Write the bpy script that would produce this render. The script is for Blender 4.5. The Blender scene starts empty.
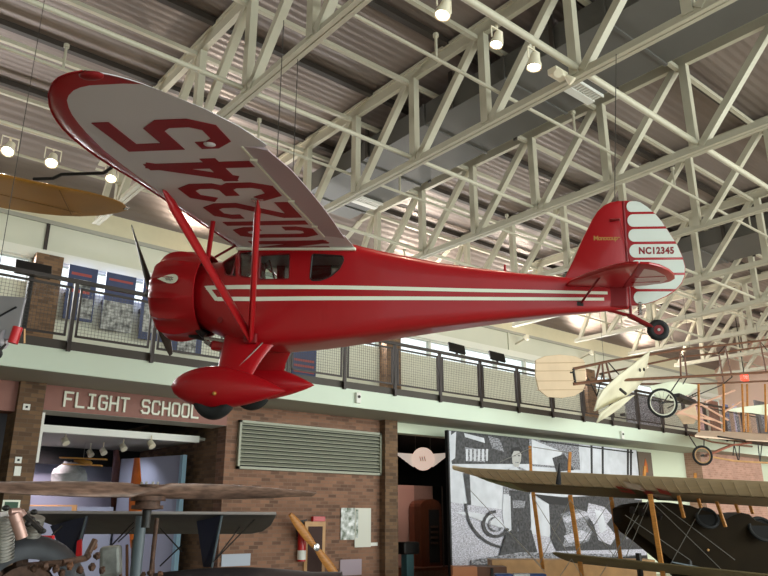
import bpy, bmesh, math, random
from mathutils import Vector as V, Matrix, Euler
random.seed(7)
PI = math.pi
S = bpy.context.scene
COL = S.collection

# ------------------------------------------------------------------ camera model (also used to turn a sight line + distance into a place)
FPX, YAW, PIT = 728.0, math.radians(-40), math.radians(17.6)
CAM = V((0, 0, 1.65))
FWD = V((-math.sin(YAW)*math.cos(PIT), math.cos(YAW)*math.cos(PIT), math.sin(PIT)))
RT = V((math.cos(YAW), math.sin(YAW), 0)); UP = RT.cross(FWD)
HF = V((-math.sin(YAW), math.cos(YAW), 0)); ZZ = V((0, 0, 1))
def ray(x, y): return FWD + RT*((x-384)/FPX) - UP*((y-288)/FPX)
def at(x, y, d): return CAM + ray(x, y)*d
def onY(x, y, Y):
    d = ray(x, y); return CAM + d*(Y/d.y)

# ------------------------------------------------------------------ materials
MATS = {}
def srgb(c):
    return tuple(((v/255)/12.92 if v/255 <= .04045 else ((v/255+.055)/1.055)**2.4) for v in c) + (1,)
def mat(name, col, rough=.6, metal=0., var=0., vscale=6., col2=None, coat=0., emit=0., bump=0., stretch=None, spec=.5, trans=0.):
    if name in MATS: return MATS[name]
    m = bpy.data.materials.new(name); m.use_nodes = True; MATS[name] = m
    nt = m.node_tree; b = nt.nodes['Principled BSDF']
    c = srgb(col); b.inputs['Base Color'].default_value = c
    b.inputs['Roughness'].default_value = rough; b.inputs['Metallic'].default_value = metal
    b.inputs['Specular IOR Level'].default_value = spec
    if coat: b.inputs['Coat Weight'].default_value = coat; b.inputs['Coat Roughness'].default_value = .08
    if emit: b.inputs['Emission Color'].default_value = c; b.inputs['Emission Strength'].default_value = emit
    if var or bump or col2:
        tc = nt.nodes.new('ShaderNodeTexCoord'); n = nt.nodes.new('ShaderNodeTexNoise')
        n.inputs['Scale'].default_value = vscale; n.inputs['Detail'].default_value = 5
        src = tc.outputs['Object']
        if stretch:
            mp = nt.nodes.new('ShaderNodeMapping'); mp.inputs['Scale'].default_value = stretch
            nt.links.new(src, mp.inputs['Vector']); src = mp.outputs['Vector']
        nt.links.new(src, n.inputs['Vector'])
        r = nt.nodes.new('ShaderNodeValToRGB')
        r.color_ramp.elements[0].position = .35; r.color_ramp.elements[1].position = .68
        c2 = srgb(col2) if col2 else c
        r.color_ramp.elements[0].color = tuple(max(0, v*(1-var)) for v in c[:3])+(1,)
        r.color_ramp.elements[1].color = tuple(min(1, v*(1+var)) for v in c2[:3])+(1,)
        nt.links.new(n.outputs['Fac'], r.inputs['Fac']); nt.links.new(r.outputs['Color'], b.inputs['Base Color'])
        if bump:
            bp = nt.nodes.new('ShaderNodeBump'); bp.inputs['Strength'].default_value = bump; bp.inputs['Distance'].default_value = .02
            nt.links.new(n.outputs['Fac'], bp.inputs['Height']); nt.links.new(bp.outputs['Normal'], b.inputs['Normal'])
    return m
def brick(name, c1, c2, mortar, w=.21, h=.072, ms=.006):
    if name in MATS: return MATS[name]
    m = bpy.data.materials.new(name); m.use_nodes = True; MATS[name] = m
    nt = m.node_tree; b = nt.nodes['Principled BSDF']; b.inputs['Roughness'].default_value = .85
    tc = nt.nodes.new('ShaderNodeTexCoord'); sp = nt.nodes.new('ShaderNodeSeparateXYZ'); ad = nt.nodes.new('ShaderNodeMath')
    cb = nt.nodes.new('ShaderNodeCombineXYZ'); br = nt.nodes.new('ShaderNodeTexBrick'); nz = nt.nodes.new('ShaderNodeTexNoise')
    nt.links.new(tc.outputs['Object'], sp.inputs[0]); nt.links.new(sp.outputs['X'], ad.inputs[0]); nt.links.new(sp.outputs['Y'], ad.inputs[1])
    nt.links.new(ad.outputs[0], cb.inputs['X']); nt.links.new(sp.outputs['Z'], cb.inputs['Y'])
    nt.links.new(cb.outputs[0], br.inputs['Vector'])
    br.inputs['Scale'].default_value = 1; br.inputs['Brick Width'].default_value = w; br.inputs['Row Height'].default_value = h
    br.inputs['Mortar Size'].default_value = ms; br.inputs['Bias'].default_value = -.25
    br.inputs['Color1'].default_value = srgb(c1); br.inputs['Color2'].default_value = srgb(c2); br.inputs['Mortar'].default_value = srgb(mortar)
    nt.links.new(tc.outputs['Object'], nz.inputs['Vector']); nz.inputs['Scale'].default_value = 2.5
    mx = nt.nodes.new('ShaderNodeMixRGB'); mx.blend_type = 'MULTIPLY'; mx.inputs['Fac'].default_value = .35
    nt.links.new(br.outputs['Color'], mx.inputs[1]); nt.links.new(nz.outputs['Fac'], mx.inputs[2])
    nt.links.new(mx.outputs[0], b.inputs['Base Color'])
    bp = nt.nodes.new('ShaderNodeBump'); bp.inputs['Strength'].default_value = .4; bp.inputs['Distance'].default_value = .01
    nt.links.new(br.outputs['Fac'], bp.inputs['Height']); bp.invert = True; nt.links.new(bp.outputs['Normal'], b.inputs['Normal'])
    return m
def glass(name, tint=(235, 240, 240), refl=.08):
    if name in MATS: return MATS[name]
    m = bpy.data.materials.new(name); m.use_nodes = True; MATS[name] = m
    nt = m.node_tree; out = nt.nodes['Material Output']; nt.nodes.remove(nt.nodes['Principled BSDF'])
    t = nt.nodes.new('ShaderNodeBsdfTransparent'); t.inputs['Color'].default_value = srgb(tint)
    g = nt.nodes.new('ShaderNodeBsdfGlossy'); g.inputs['Roughness'].default_value = .03
    x = nt.nodes.new('ShaderNodeMixShader'); x.inputs['Fac'].default_value = refl
    nt.links.new(t.outputs[0], x.inputs[1]); nt.links.new(g.outputs[0], x.inputs[2]); nt.links.new(x.outputs[0], out.inputs['Surface'])
    return m

M = dict(
    red=mat('red_paint', (160, 11, 21), .34, coat=.22, spec=.35, var=.04, vscale=1.5),
    redd=mat('dark_red_paint', (122, 8, 16), .42, coat=.1, spec=.35),
    cream_p=mat('cream_paint', (232, 232, 214), .4),
    wingw=mat('white_fabric', (200, 194, 197), .45, var=.04, vscale=.9),
    rudw=mat('rudder_white', (216, 222, 214), .4),
    gold=mat('gold_letter', (170, 120, 50), .5),
    black=mat('black_rubber', (18, 18, 19), .75),
    dark=mat('dark_metal', (34, 30, 28), .5, .3),
    chrome=mat('chrome', (190, 190, 190), .2, .9),
    steel=mat('cream_steel', (190, 184, 164), .5, var=.03, vscale=2),
    deck=mat('deck_metal', (128, 114, 107), .48, .3, var=.12, vscale=.9, col2=(140, 128, 122), stretch=(.15, 1.6, 1)),
    deckdark=mat('deck_joist', (62, 54, 48), .6),
    duct=mat('duct_grey', (98, 96, 92), .55, .15, var=.05, vscale=1),
    wallc=mat('cream_wall', (205, 204, 186), .75, var=.02, vscale=1.2),
    walleave=mat('eave_cream', (222, 214, 184), .7, var=.02),
    header=mat('window_header', (222, 220, 208), .6),
    fascia=mat('fascia_white', (214, 226, 208), .6, var=.02, vscale=1),
    soffit=mat('soffit_grey', (168, 166, 154), .7),
    kerb=mat('balcony_kerb', (66, 58, 50), .6),
    rail=mat('railing_brown', (52, 42, 38), .45, .2),
    brick=brick('tan_brick', (160, 116, 92), (92, 68, 56), (148, 118, 100)),
    brickd=brick('brown_brick', (134, 102, 74), (78, 56, 42), (112, 92, 74)),
    peach=brick('peach_brick', (206, 160, 142), (180, 134, 116), (212, 178, 160)),
    lintel=mat('lintel_red', (146, 96, 84), .6, var=.05),
    white=mat('white_paint', (232, 230, 222), .5),
    greenw=mat('pale_green_wall', (216, 224, 200), .7),
    louver=mat('louver_grey', (152, 152, 134), .5, .1),
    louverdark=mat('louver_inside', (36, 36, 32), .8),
    lav=mat('lavender_wall', (150, 152, 170), .8, var=.03, vscale=1),
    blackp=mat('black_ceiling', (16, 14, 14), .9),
    floorm=mat('floor_concrete', (186, 176, 160), .5, var=.06, vscale=2),
    wood=mat('honey_wood', (190, 126, 58), .4, var=.18, vscale=3, stretch=(2, 2, 14)),
    woodd=mat('dark_wood', (92, 48, 30), .35, var=.25, vscale=4, stretch=(6, 6, 1)),
    woodb=mat('bamboo_wood', (104, 66, 44), .5, var=.15, vscale=5),
    woodt=mat('tan_wood', (196, 150, 100), .5, var=.12, vscale=4),
    oldwood=mat('worn_propeller_wood', (112, 86, 74), .5, var=.3, vscale=7, col2=(132, 104, 90), stretch=(1, 1, 5)),
    rust=mat('rusty_iron', (84, 60, 48), .65, .4, var=.4, vscale=18),
    alum=mat('cast_aluminium', (160, 156, 150), .4, .7, var=.15, vscale=14),
    hdark=mat('dark_fabric', (60, 62, 64), .6, var=.15, vscale=5),
    navy=mat('navy_paint', (28, 38, 66), .4),
    greyp=mat('grey_post', (84, 94, 100), .45),
    yellow=mat('ochre_fabric', (150, 100, 18), .4, var=.1, vscale=1.4),
    linen=mat('linen_fabric', (206, 182, 152), .75, var=.05, vscale=2),
    cloth=mat('pale_linen', (222, 216, 190), .75, var=.05, vscale=3),
    khaki=mat('lit_khaki_fabric', (226, 206, 174), .55, var=.08, vscale=1.2, stretch=(8, 1, 1)),  # light on the front band put into the colour, paler than the rear
    olive=mat('olive_fabric', (108, 96, 64), .65, var=.1, vscale=1.6),
    taupe=mat('shaded_taupe_fabric', (150, 130, 106), .65, var=.08, vscale=1.5), green=mat('faded_green_fabric', (134, 140, 92), .65),
    jbody=mat('olive_brown_body', (34, 25, 13), .8, var=.15, vscale=2, spec=.15),
    silver=mat('silver_fabric', (150, 146, 150), .4, .3),
    wire=mat('steel_wire', (150, 146, 140), .4, .6),
    cable=mat('hanging_cable', (70, 66, 62), .5, .4),
    rock=mat('grey_rock', (132, 132, 130), .9, var=.3, vscale=5, bump=.6),
    lampw=mat('lamp_housing', (224, 214, 190), .45),
    bulb=mat('lamp_bulb', (255, 226, 190), .5, emit=22),
    lampshine=mat('lit_panel', (255, 236, 210), .5, emit=3.),
    exitr=mat('exit_sign_red', (255, 70, 50), .5, emit=1.6),
    ph_l=mat('print_light', (206, 208, 216), .6, var=.1, vscale=3),
    ph_m=mat('print_mid', (96, 96, 102), .6, var=.6, vscale=16, col2=(140, 140, 148), stretch=(1, 1, 2)),
    ph_d=mat('print_dark', (40, 40, 44), .6, var=.5, vscale=14, col2=(62, 62, 66)),
    ph_g=mat('print_ground', (160, 158, 170), .6, var=.3, vscale=22, col2=(200, 198, 210), stretch=(1, 1, 2.5)),
    ph_k=mat('print_black', (24, 24, 28), .6),
    ph_s=mat('print_skin', (176, 174, 172), .6, var=.08, vscale=14),
    navyb=mat('poster_navy', (44, 54, 92), .5, var=.15, vscale=3),
    posterp=mat('poster_photo', (90, 92, 90), .5, var=.7, vscale=9, col2=(150, 150, 146)),
    posterr=mat('poster_red', (150, 60, 56), .5),
    sunset=mat('sunset_print', (226, 120, 90), .5, var=.1, vscale=2, col2=(120, 50, 110)),
    glass=glass('clear_glass'), cabing=glass('cabin_glass', (236, 240, 240), .05),
    blue=mat('blue_paint', (44, 70, 130), .4), redp=mat('signal_red', (196, 26, 34), .4), teal=mat('teal_paint', (74, 108, 112), .5),
    orange=mat('orange_wood', (190, 96, 34), .35, var=.15, vscale=5), ext=mat('extinguisher_red', (190, 24, 28), .3),
    peachw=mat('peach_wall', (226, 190, 172), .7),
)

# ------------------------------------------------------------------ mesh helpers
OFF = {}
class MB:
    def __init__(s): s.v = []; s.f = []; s.m = []; s.cm = 0
    def add(s, vs, fs, flip=False):
        n = len(s.v); s.v += [V(p) for p in vs]
        for f in fs: s.f.append([n+i for i in f]); s.m.append(s.cm)
        return s
    def box(s, c, size, rot=None):
        c = V(c); h = V(size)/2; R = rot or Matrix.Identity(3)
        vs = [c + R @ V((x*h.x, y*h.y, z*h.z)) for x in (-1, 1) for y in (-1, 1) for z in (-1, 1)]
        return s.add(vs, [(0, 1, 3, 2), (4, 6, 7, 5), (0, 4, 5, 1), (2, 3, 7, 6), (0, 2, 6, 4), (1, 5, 7, 3)])
    def bb(s, a, b): # box from corner to corner
        a = V(a); b = V(b); return s.box((a+b)/2, [abs(x) for x in (b-a)])
    def bar(s, p, q, w, h=None, up=ZZ):
        p = V(p); q = V(q); h = h or w; d = (q-p).normalized(); u = V(up)
        if abs(d.dot(u)) > .98: u = V((0, 1, 0)) if abs(d.y) < .9 else V((1, 0, 0))
        a = d.cross(u).normalized()*w/2; b = a.cross(d).normalized()*h/2
        vs = [p-a-b, p+a-b, p+a+b, p-a+b, q-a-b, q+a-b, q+a+b, q-a+b]
        return s.add(vs, [(0, 3, 2, 1), (4, 5, 6, 7), (0, 1, 5, 4), (1, 2, 6, 5), (2, 3, 7, 6), (3, 0, 4, 7)])
    def tube(s, p, q, r, n=8, r2=None, ell=1., up=ZZ):
        p = V(p); q = V(q); r2 = r if r2 is None else r2; d = (q-p).normalized(); u = V(up)
        if abs(d.dot(u)) > .98: u = V((1, 0, 0))
        a = d.cross(u).normalized(); b = a.cross(d).normalized()*ell
        vs = [p+(a*math.cos(t)+b*math.sin(t))*r for t in [2*PI*i/n for i in range(n)]] + [q+(a*math.cos(t)+b*math.sin(t))*r2 for t in [2*PI*i/n for i in range(n)]]
        fs = [(i, (i+1) % n, n+(i+1) % n, n+i) for i in range(n)] + [tuple(range(n))[::-1], tuple(range(n, 2*n))]
        return s.add(vs, fs)
    def path(s, pts, r, n=6):
        for a, b in zip(pts, pts[1:]): s.tube(a, b, r, n)
        return s
    def loft(s, secs, cap=True, closed=True):
        n = len(secs[0]); vs = [p for c in secs for p in c]; fs = []
        for k in range(len(secs)-1):
            for i in range(n if closed else n-1):
                j = (i+1) % n; fs.append((k*n+i, k*n+j, (k+1)*n+j, (k+1)*n+i))
        if cap: fs += [tuple(range(n))[::-1], tuple(range((len(secs)-1)*n, len(secs)*n))]
        return s.add(vs, fs)
    def prism(s, pts, ext): # polygon swept by a vector
        e = V(ext); n = len(pts); vs = [V(p) for p in pts]+[V(p)+e for p in pts]
        return s.add(vs, [tuple(range(n))[::-1], tuple(range(n, 2*n))]+[(i, (i+1) % n, n+(i+1) % n, n+i) for i in range(n)])
    def lathe(s, prof, o, axis, n=24, ref=None, cap=True):
        o = V(o); ax = V(axis).normalized(); u = V(ref) if ref else (ZZ if abs(ax.z) < .9 else V((1, 0, 0)))
        a = ax.cross(u).normalized(); b = ax.cross(a)
        return s.loft([[o+ax*t+(a*math.cos(2*PI*i/n)+b*math.sin(2*PI*i/n))*max(r, 1e-4) for i in range(n)] for t, r in prof], cap=cap)
    def torus(s, o, axis, R, r, n=32, m=8):
        o = V(o); ax = V(axis).normalized(); u = ZZ if abs(ax.z) < .9 else V((1, 0, 0)); a = ax.cross(u).normalized(); b = ax.cross(a)
        vs = []; fs = []
        for i in range(n):
            t = 2*PI*i/n; d = a*math.cos(t)+b*math.sin(t)
            for j in range(m):
                q = 2*PI*j/m; vs.append(o+d*(R+r*math.cos(q))+ax*r*math.sin(q))
        for i in range(n):
            for j in range(m): fs.append((i*m+j, ((i+1) % n)*m+j, ((i+1) % n)*m+(j+1) % m, i*m+(j+1) % m))
        return s.add(vs, fs)
    def sphere(s, o, rx, ry=None, rz=None, n=16, m=10, jit=0):
        ry = ry or rx; rz = rz or rx; o = V(o); secs = []
        for k in range(m+1):
            t = PI*k/m; secs.append([o+V((rx*math.sin(t)*math.cos(2*PI*i/n), ry*math.sin(t)*math.sin(2*PI*i/n), rz*math.cos(t)))*(1+random.uniform(-jit, jit)) + V((0, 0, 0)) for i in range(n)])
        secs[0] = [o+V((1e-4*math.cos(2*PI*i/n), 1e-4*math.sin(2*PI*i/n), rz)) for i in range(n)]
        secs[-1] = [o+V((1e-4*math.cos(2*PI*i/n), 1e-4*math.sin(2*PI*i/n), -rz)) for i in range(n)]
        return s.loft(secs)
    def build(s, name, mats, parent=None, smooth=False, bevel=0, recalc=True):
        me = bpy.data.meshes.new(name)
        off = OFF.get(parent.name, V((0, 0, 0))) if parent else V((0, 0, 0))
        me.from_pydata([p-off for p in s.v], [], s.f)
        for m in (mats if isinstance(mats, (list, tuple)) else [mats]): me.materials.append(m)
        for p, i in zip(me.polygons, s.m): p.material_index = i
        bm = bmesh.new(); bm.from_mesh(me)
        bmesh.ops.remove_doubles(bm, verts=bm.verts, dist=1e-5)
        if recalc: bmesh.ops.recalc_face_normals(bm, faces=bm.faces)
        bm.to_mesh(me); bm.free()
        if smooth:
            for p in me.polygons: p.use_smooth = True
            try: me.set_sharp_from_angle(angle=math.radians(42 if smooth is True else smooth))
            except Exception: pass
        o = bpy.data.objects.new(name, me); COL.objects.link(o)
        if parent: o.parent = parent; OFF[o.name] = off
        if bevel:
            b = o.modifiers.new('Bevel', 'BEVEL'); b.width = bevel; b.segments = 2; b.limit_method = 'ANGLE'
        return o
def tag(o, label, cat, group=None):
    o['label'] = label; o['category'] = cat
    if group: o['group'] = group
    return o
def thing(name, label, cat, loc=(0, 0, 0), group=None):
    o = bpy.data.objects.new(name, None); o.empty_display_size = .1; COL.objects.link(o); o.location = V(loc); OFF[o.name] = V(loc)
    return tag(o, label, cat, group)
def plain(name):
    o = bpy.data.objects.new(name, None); COL.objects.link(o); o['kind'] = 'structure'; return o
def struct(o): o['kind'] = 'structure'; return o
def dup(root, delta, label, rotz=None):
    def cp(o, par):
        c = o.copy(); COL.objects.link(c)
        if par: c.parent = par
        for k in o.children: cp(k, c)
        return c
    c = cp(root, None); c.location = root.location + V(delta); c['label'] = label
    if rotz is not None: c.rotation_euler = (0, 0, rotz)
    return c
def text_mesh(txt, size, extrude=.004, bold=0., spacing=1.):
    cu = bpy.data.curves.new('txt', 'FONT'); cu.body = txt; cu.size = size; cu.extrude = extrude; cu.offset = bold; cu.space_character = spacing
    cu.align_x = 'CENTER'; cu.align_y = 'CENTER'
    o = bpy.data.objects.new('txt', cu); COL.objects.link(o)
    dg = bpy.context.evaluated_depsgraph_get(); me = bpy.data.meshes.new_from_object(o.evaluated_get(dg))
    bpy.data.objects.remove(o); return me
def text_obj(name, txt, size, mtx, m, parent=None, **k):
    me = text_mesh(txt, size, **k); me.materials.clear(); me.materials.append(m)
    me.transform(Matrix.Translation(-(OFF.get(parent.name, V((0, 0, 0))) if parent else V((0, 0, 0)))) @ mtx); o = bpy.data.objects.new(name, me); COL.objects.link(o)
    if parent: o.parent = parent
    return o
def frame_m(o, ex, ey, ez):
    m = Matrix((ex, ey, ez)).transposed().to_4x4(); m.translation = V(o); return m

# ================================================================== THE SETTING
XL, XR, YF, ZR = -12.0, 36.0, -10.0, 10.05
def sbox(name, a, b, m, kind='structure'):
    o = MB().bb(a, b).build(name, m); return struct(o)
sbox('floor', (XL, YF, -.2), (XR, 20, 0), M['floorm'])
# corrugated deck, ribs running along X; it dips to the eave at the far wall
mb = MB(); prof = []
y = YF
def deckz(y): return ZR if y < 14.6 else ZR - (y-14.6)*.52
while y < 17.2:
    for dy, dz in ((0, 0), (.04, .003), (.08, .012), (.12, .012)):
        prof.append((y+dy, deckz(y+dy)+dz))
    y += .17
secs = [[V((x, p[0], p[1])) for p in prof] for x in (XL, XR)]
mb.loft(secs, cap=False, closed=False)
ce = struct(mb.build('ceiling', M['deck'], recalc=False))
for p in ce.data.polygons: p.use_smooth = True
sbox('ceiling_roof_slab', (XL, YF, 10.3), (XR, 17.3, 10.4), M['deckdark'])
# upper far wall (Y=17): wall below the clerestory, header, wall above, eave band
WY = 17.0
sbox('wall_back_upper', (XL, WY, 4.23), (XR, WY+.25, 6.68), M['wallc'])
sbox('trim_1', (XL, WY-.12, 7.28), (XR, WY+.25, 7.5), M['header'])
sbox('wall_back_clerestory', (XL, WY, 7.5), (XR, WY+.25, 8.2), M['wallc'])
sbox('trim_2', (XL, WY-.06, 8.17), (XR, WY+.25, 8.26), M['soffit'])
sbox('wall_back_eave', (XL, WY+.02, 8.2), (XR, WY+.25, 9.2), M['walleave'])
for i, x in enumerate((-6.6, -1.2, 4.1, 9.4, 14.8, 20.2, 25.6)):
    sbox('trim_%d' % (i+3), (x-.035, WY-.05, 7.5), (x+.035, WY+.02, 8.17), M['rail'] if i == 2 else M['wallc'])
# brick piers between the clerestory lights, and the windows
piers = [(-7.0, -6.4), (3.87, 4.45), (14.08, 14.66), (24.4, 25.0)]
for a, b in piers: struct(MB().bb((a, WY-.35, 4.23), (b, WY+.2, 7.33)).build('wall_pier', M['brickd']))
bays = [(-12, -7.0), (-6.4, 3.87), (4.45, 14.08), (14.66, 24.4), (25.0, 36)]
for k, (a, b) in enumerate(bays):
    w = plain('window_%d' % (k+1))
    n = max(2, round((b-a)/1.7)); st = (b-a)/n
    f = MB()
    f.bb((a, WY+.02, 6.66), (b, WY+.2, 6.72)); f.bb((a, WY+.02, 7.26), (b, WY+.2, 7.31))
    for i in range(n+1): f.bb((max(a, a+i*st-.03), WY+.02, 6.7), (min(b, a+i*st+.03), WY+.2, 7.28))
    f.build('window_frame', M['header'], w)
    for i in range(n): MB().bb((a+i*st+.03, WY+.1, 6.72), (a+(i+1)*st-.03, WY+.11, 7.26)).build('pane', M['glass'], w)
# end walls and the glazed front wall behind the camera
sbox('wall_left', (XL-.2, YF, 0), (XL, 20, 10.3), M['wallc'])
sbox('wall_right', (XR, YF, 0), (XR+.2, 20, 10.3), M['peachw'])
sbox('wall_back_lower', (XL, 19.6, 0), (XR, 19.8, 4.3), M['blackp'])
sbox('wall_front', (XL, YF-.2, 8.4), (XR, YF, 10.3), M['wallc'])
fw = plain('window_9')
f = MB()
for i in range(17): f.bb((XL+i*3-.06, YF-.15, 0), (XL+i*3+.06, YF, 8.4))
for z in (.05, 2.6, 5.4, 8.35): f.bb((XL, YF-.15, z-.06), (XR, YF, z+.06))
f.build('window_frame', M['white'], fw)
MB().bb((XL, YF-.09, 0), (XR, YF-.08, 8.4)).build('pane', M['glass'], fw)

# balcony: slab, fascia, kerb
sbox('wall_balcony_slab', (XL, 12.06, 3.86), (XR, WY+.1, 4.23), M['soffit'])
sbox('wall_balcony_fascia', (XL, 12.0, 3.86), (30.5, 12.06, 4.23), M['fascia'])
sbox('trim_12', (XL, 12.02, 4.232), (30.5, 12.3, 4.38), M['kerb'])
# lower storey, Y = 13.3
BY = 13.3
sbox('wall_brick_lower', (7.05, BY, 0), (11.03, BY+.35, 3.86), M['brick'])
struct(MB().bb((11.03, BY-.2, 0), (11.41, BY+.4, 3.86)).build('wall_pier_right', M['brickd']))
struct(MB().bb((3.12, BY-.12, 0), (3.53, BY+.45, 3.86)).build('wall_pier_left', M['brickd']))
sbox('wall_lintel', (3.53, BY, 3.43), (7.05, BY+.4, 3.86), M['lintel'])
sbox('wall_lintel_left', (XL, BY, 3.36), (3.12, BY+.4, 3.86), M['lintel'])
sbox('wall_gallery_left', (XL, 15.5, 0), (3.1, 15.6, 3.86), M['blackp'])
# flight school alcove
sbox('wall_alcove_right', (7.06, BY+.35, 0), (7.25, 19.4, 3.86), M['brickd'])
sbox('wall_alcove_left', (3.2, BY+.45, 0), (3.4, 19.4, 3.86), M['lav'])
sbox('wall_alcove_back', (3.4, 18.2, 0), (7.05, 18.3, 3.1), M['lav'])
sbox('wall_alcove_band', (3.4, 17.6, 2.82), (7.05, 17.7, 3.26), M['blackp'])
sbox('ceiling_alcove', (3.4, 14.2, 3.2), (7.05, 17.6, 3.26), M['soffit'])
sbox('ceiling_alcove_front', (3.53, BY+.4, 3.82), (7.05, 19.4, 3.86), M['blackp'])
sbox('ceiling_alcove_soffit', (3.53, BY+.02, 3.425), (7.05, 13.92, 3.47), M['soffit'])
# gallery to the right of the brick pier
sbox('wall_header_right', (11.41, BY, 3.62), (20.6, BY+.3, 3.86), M['greenw'])
sbox('wall_white_right', (20.6, BY, 0), (24.95, BY+.3, 3.86), M['greenw'])
sbox('wall_peach_right', (24.95, BY-.6, 0), (29.6, BY+.3, 3.86), M['peach'])
sbox('wall_far_right', (29.6, BY, 0), (XR, BY+.3, 3.86), M['greenw'])
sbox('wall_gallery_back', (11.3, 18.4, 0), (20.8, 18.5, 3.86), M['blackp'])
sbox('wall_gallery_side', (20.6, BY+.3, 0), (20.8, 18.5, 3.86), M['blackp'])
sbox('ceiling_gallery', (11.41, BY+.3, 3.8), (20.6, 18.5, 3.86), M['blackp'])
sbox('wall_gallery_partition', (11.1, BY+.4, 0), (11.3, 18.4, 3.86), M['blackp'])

# ================================================================== ROOF STEEL
TX = [4.75+3.55*i for i in range(9)]
NODES = [-1.8+1.8*i for i in range(10)]       # -1.8 ... 14.4
tw = ['first', 'second', 'third', 'fourth', 'fifth', 'sixth', 'seventh', 'eighth', 'ninth']
def make_truss():
    X = TX[0]; t = thing('roof_truss', 'first white roof truss from the left, crossing behind the red wing tip', 'truss', (X, 14.4, 8), 'roof trusses')
    m = MB(); m.bb((X-.05, -4, 9.74), (X+.05, 15.4, 9.93)); m.bb((X-.095, -4, 9.93), (X+.095, 15.2, 9.99))
    m.bar((X, 15.2, 9.8), (X, 17.0, 8.95), .16, .16)
    m.build('top_chord', M['steel'], t)
    m = MB(); m.bb((X-.085, -4, 7.92), (X-.012, 15.7, 7.935)); m.bb((X+.012, -4, 7.92), (X+.085, 15.7, 7.935)); m.bb((X-.045, -4, 7.935), (X+.045, 15.7, 8.06))
    m.build('bottom_chord', M['steel'], t)
    for y in NODES:
        MB().bb((X-.065, y-.075, 8.0), (X+.065, y+.075, 9.76)).build('vertical', M['steel'], t)
        if y < 14: MB().bar((X, y+.16, 9.74), (X, y+1.66, 8.02), .13, .13, up=(1, 0, 0)).build('diagonal', M['steel'], t)
    MB().bar((X, 14.55, 9.74), (X, 15.5, 8.02), .12, .12, up=(1, 0, 0)).build('diagonal', M['steel'], t)
    return t
t0 = make_truss()
where = ['', 'above the wing root and left of the grey duct', 'just behind the long grey duct', 'crossing above the red tail fin', 'behind the striped rudder',
         'whose free end hangs over the linen rudder', 'between the red tail wheel and bamboo booms', 'beside the second grey duct', 'farthest along the hall']
for i in range(1, 9):
    dup(t0, (TX[i]-TX[0], 0, 0), '%s white roof truss from left, %s' % (tw[i], where[i]))
# bracing pipes at the panel points, all along the hall
def pipe(name, label, cat, y, z, r, x0=XL, x1=XR, group=None, m='steel', flat=False):
    a = MB(); (a.bb((x0, y-r, z-r), (x1, y+r, z+r)) if flat else a.tube((x0, y, z), (x1, y, z), r, 10))
    return tag(a.build(name, M[m], smooth=not flat), label, cat, group)
nm = ['nearest', 'second', 'third', 'fourth', 'fifth']
for i, y in enumerate((5.35, 9.05, 12.6)):
    pipe('bracing_pipe', ['white pipe carrying the glowing spot lamps above the fuselage',
         'white pipe bracing the bottom chords in the middle of the roof, above the wing root', 'white pipe bracing the bottom chords nearest the far wall, above the ochre wing'][i],
         'pipe', y, 8.10, .042 if i else .055, group='bottom bracing pipes')
for i, y in enumerate((5.4, 7.2, 9.0, 10.8, 12.6, 14.4)):
    pipe('bracing_bar', '%s pale bracing bar under the roof deck counting from the camera' % (nm+['sixth'])[i], 'bar', y+.1, 9.72, .04, group='top bracing bars', flat=True)
for i, y in enumerate((1.8, 5.7, 8.0, 10.2, 12.65, 14.6)):
    pipe('roof_purlin', '%s dark purlin lying against the corrugated deck counting from the camera' % (nm+['sixth'])[i], 'beam', y, 10.0, .06, group='dark purlins', m='deckdark', flat=True)
def sprinkler(y, z, label, xs):
    t = thing('sprinkler_pipe', label, 'pipe', (XL, y, z), 'sprinkler pipes')
    MB().tube((XL, y, z), (XR, y, z), .03, 8).build('pipe', M['steel'], t, smooth=True)
    for x in xs:
        MB().tube((x, y, z), (x, y, z+.4), .022, 8).tube((x, y, z+.4), (x, y, z+.46), .045, 8).build('sprinkler_head', M['steel'], t, smooth=True)
sprinkler(6.9, 8.45, 'thin pale sprinkler pipe with upright heads crossing between the spot lamps and the wing', [-6+3.55*i+5.75+.0 for i in range(10)])
sprinkler(10.9, 8.45, 'thin pale sprinkler pipe with upright heads crossing above the red wing tip', [2.5+3.55*i for i in range(9)])
sprinkler(14.2, 8.35, 'thin pale sprinkler pipe with upright heads running along the far wall', [2.0+3.55*i for i in range(9)])
# ducts
def duct(x0, x1, z0, z1, label, y0=-6, y1=14.2, diff=(6.8, 13.2)):
    t = thing('air_duct', label, 'duct', (x0, y0, z0), 'rectangular roof ducts')
    MB().bb((x0, y0, z0), (x1, y1, z1)).build('duct_body', M['duct'], t)
    y = y0+.7
    while y < y1:
        MB().bb((x0-.03, y-.03, z0-.03), (x1+.03, y+.03, z1)).build('seam_flange', M['duct'], t); y += 2.1
    for y in diff:
        g = MB().bb((x1-.75, y-.16, z0-.07), (x1+.0, y+.0, z0-.01)).build('diffuser', M['white'], t)
        h = MB()
        for i in range(9): h.bb((x1-.72+i*.08, y-.34, z0-.06), (x1-.68+i*.08, y-.17, z0-.02))
        h.bb((x1-.75, y-.36, z0-.07), (x1, y-.34, z0-.01)); h.build('grille', M['white'], g)
    for y in (2.3, 6.2, 8.6, 11.2):
        for x in (x0-.04, x1+.04): MB().bb((x-.02, y-.04, z0-.03), (x+.02, y+.04, 10)).build('hanger_strap', M['deckdark'], t)
    return t
duct(8.95, 10.75, 9.2, 9.66, 'long grey rectangular air duct running between the second and third roof trusses')
duct(19.9, 21.7, 9.2, 9.66, 'grey rectangular air duct seen to the right of the white rudder', diff=(5.0,))
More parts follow.
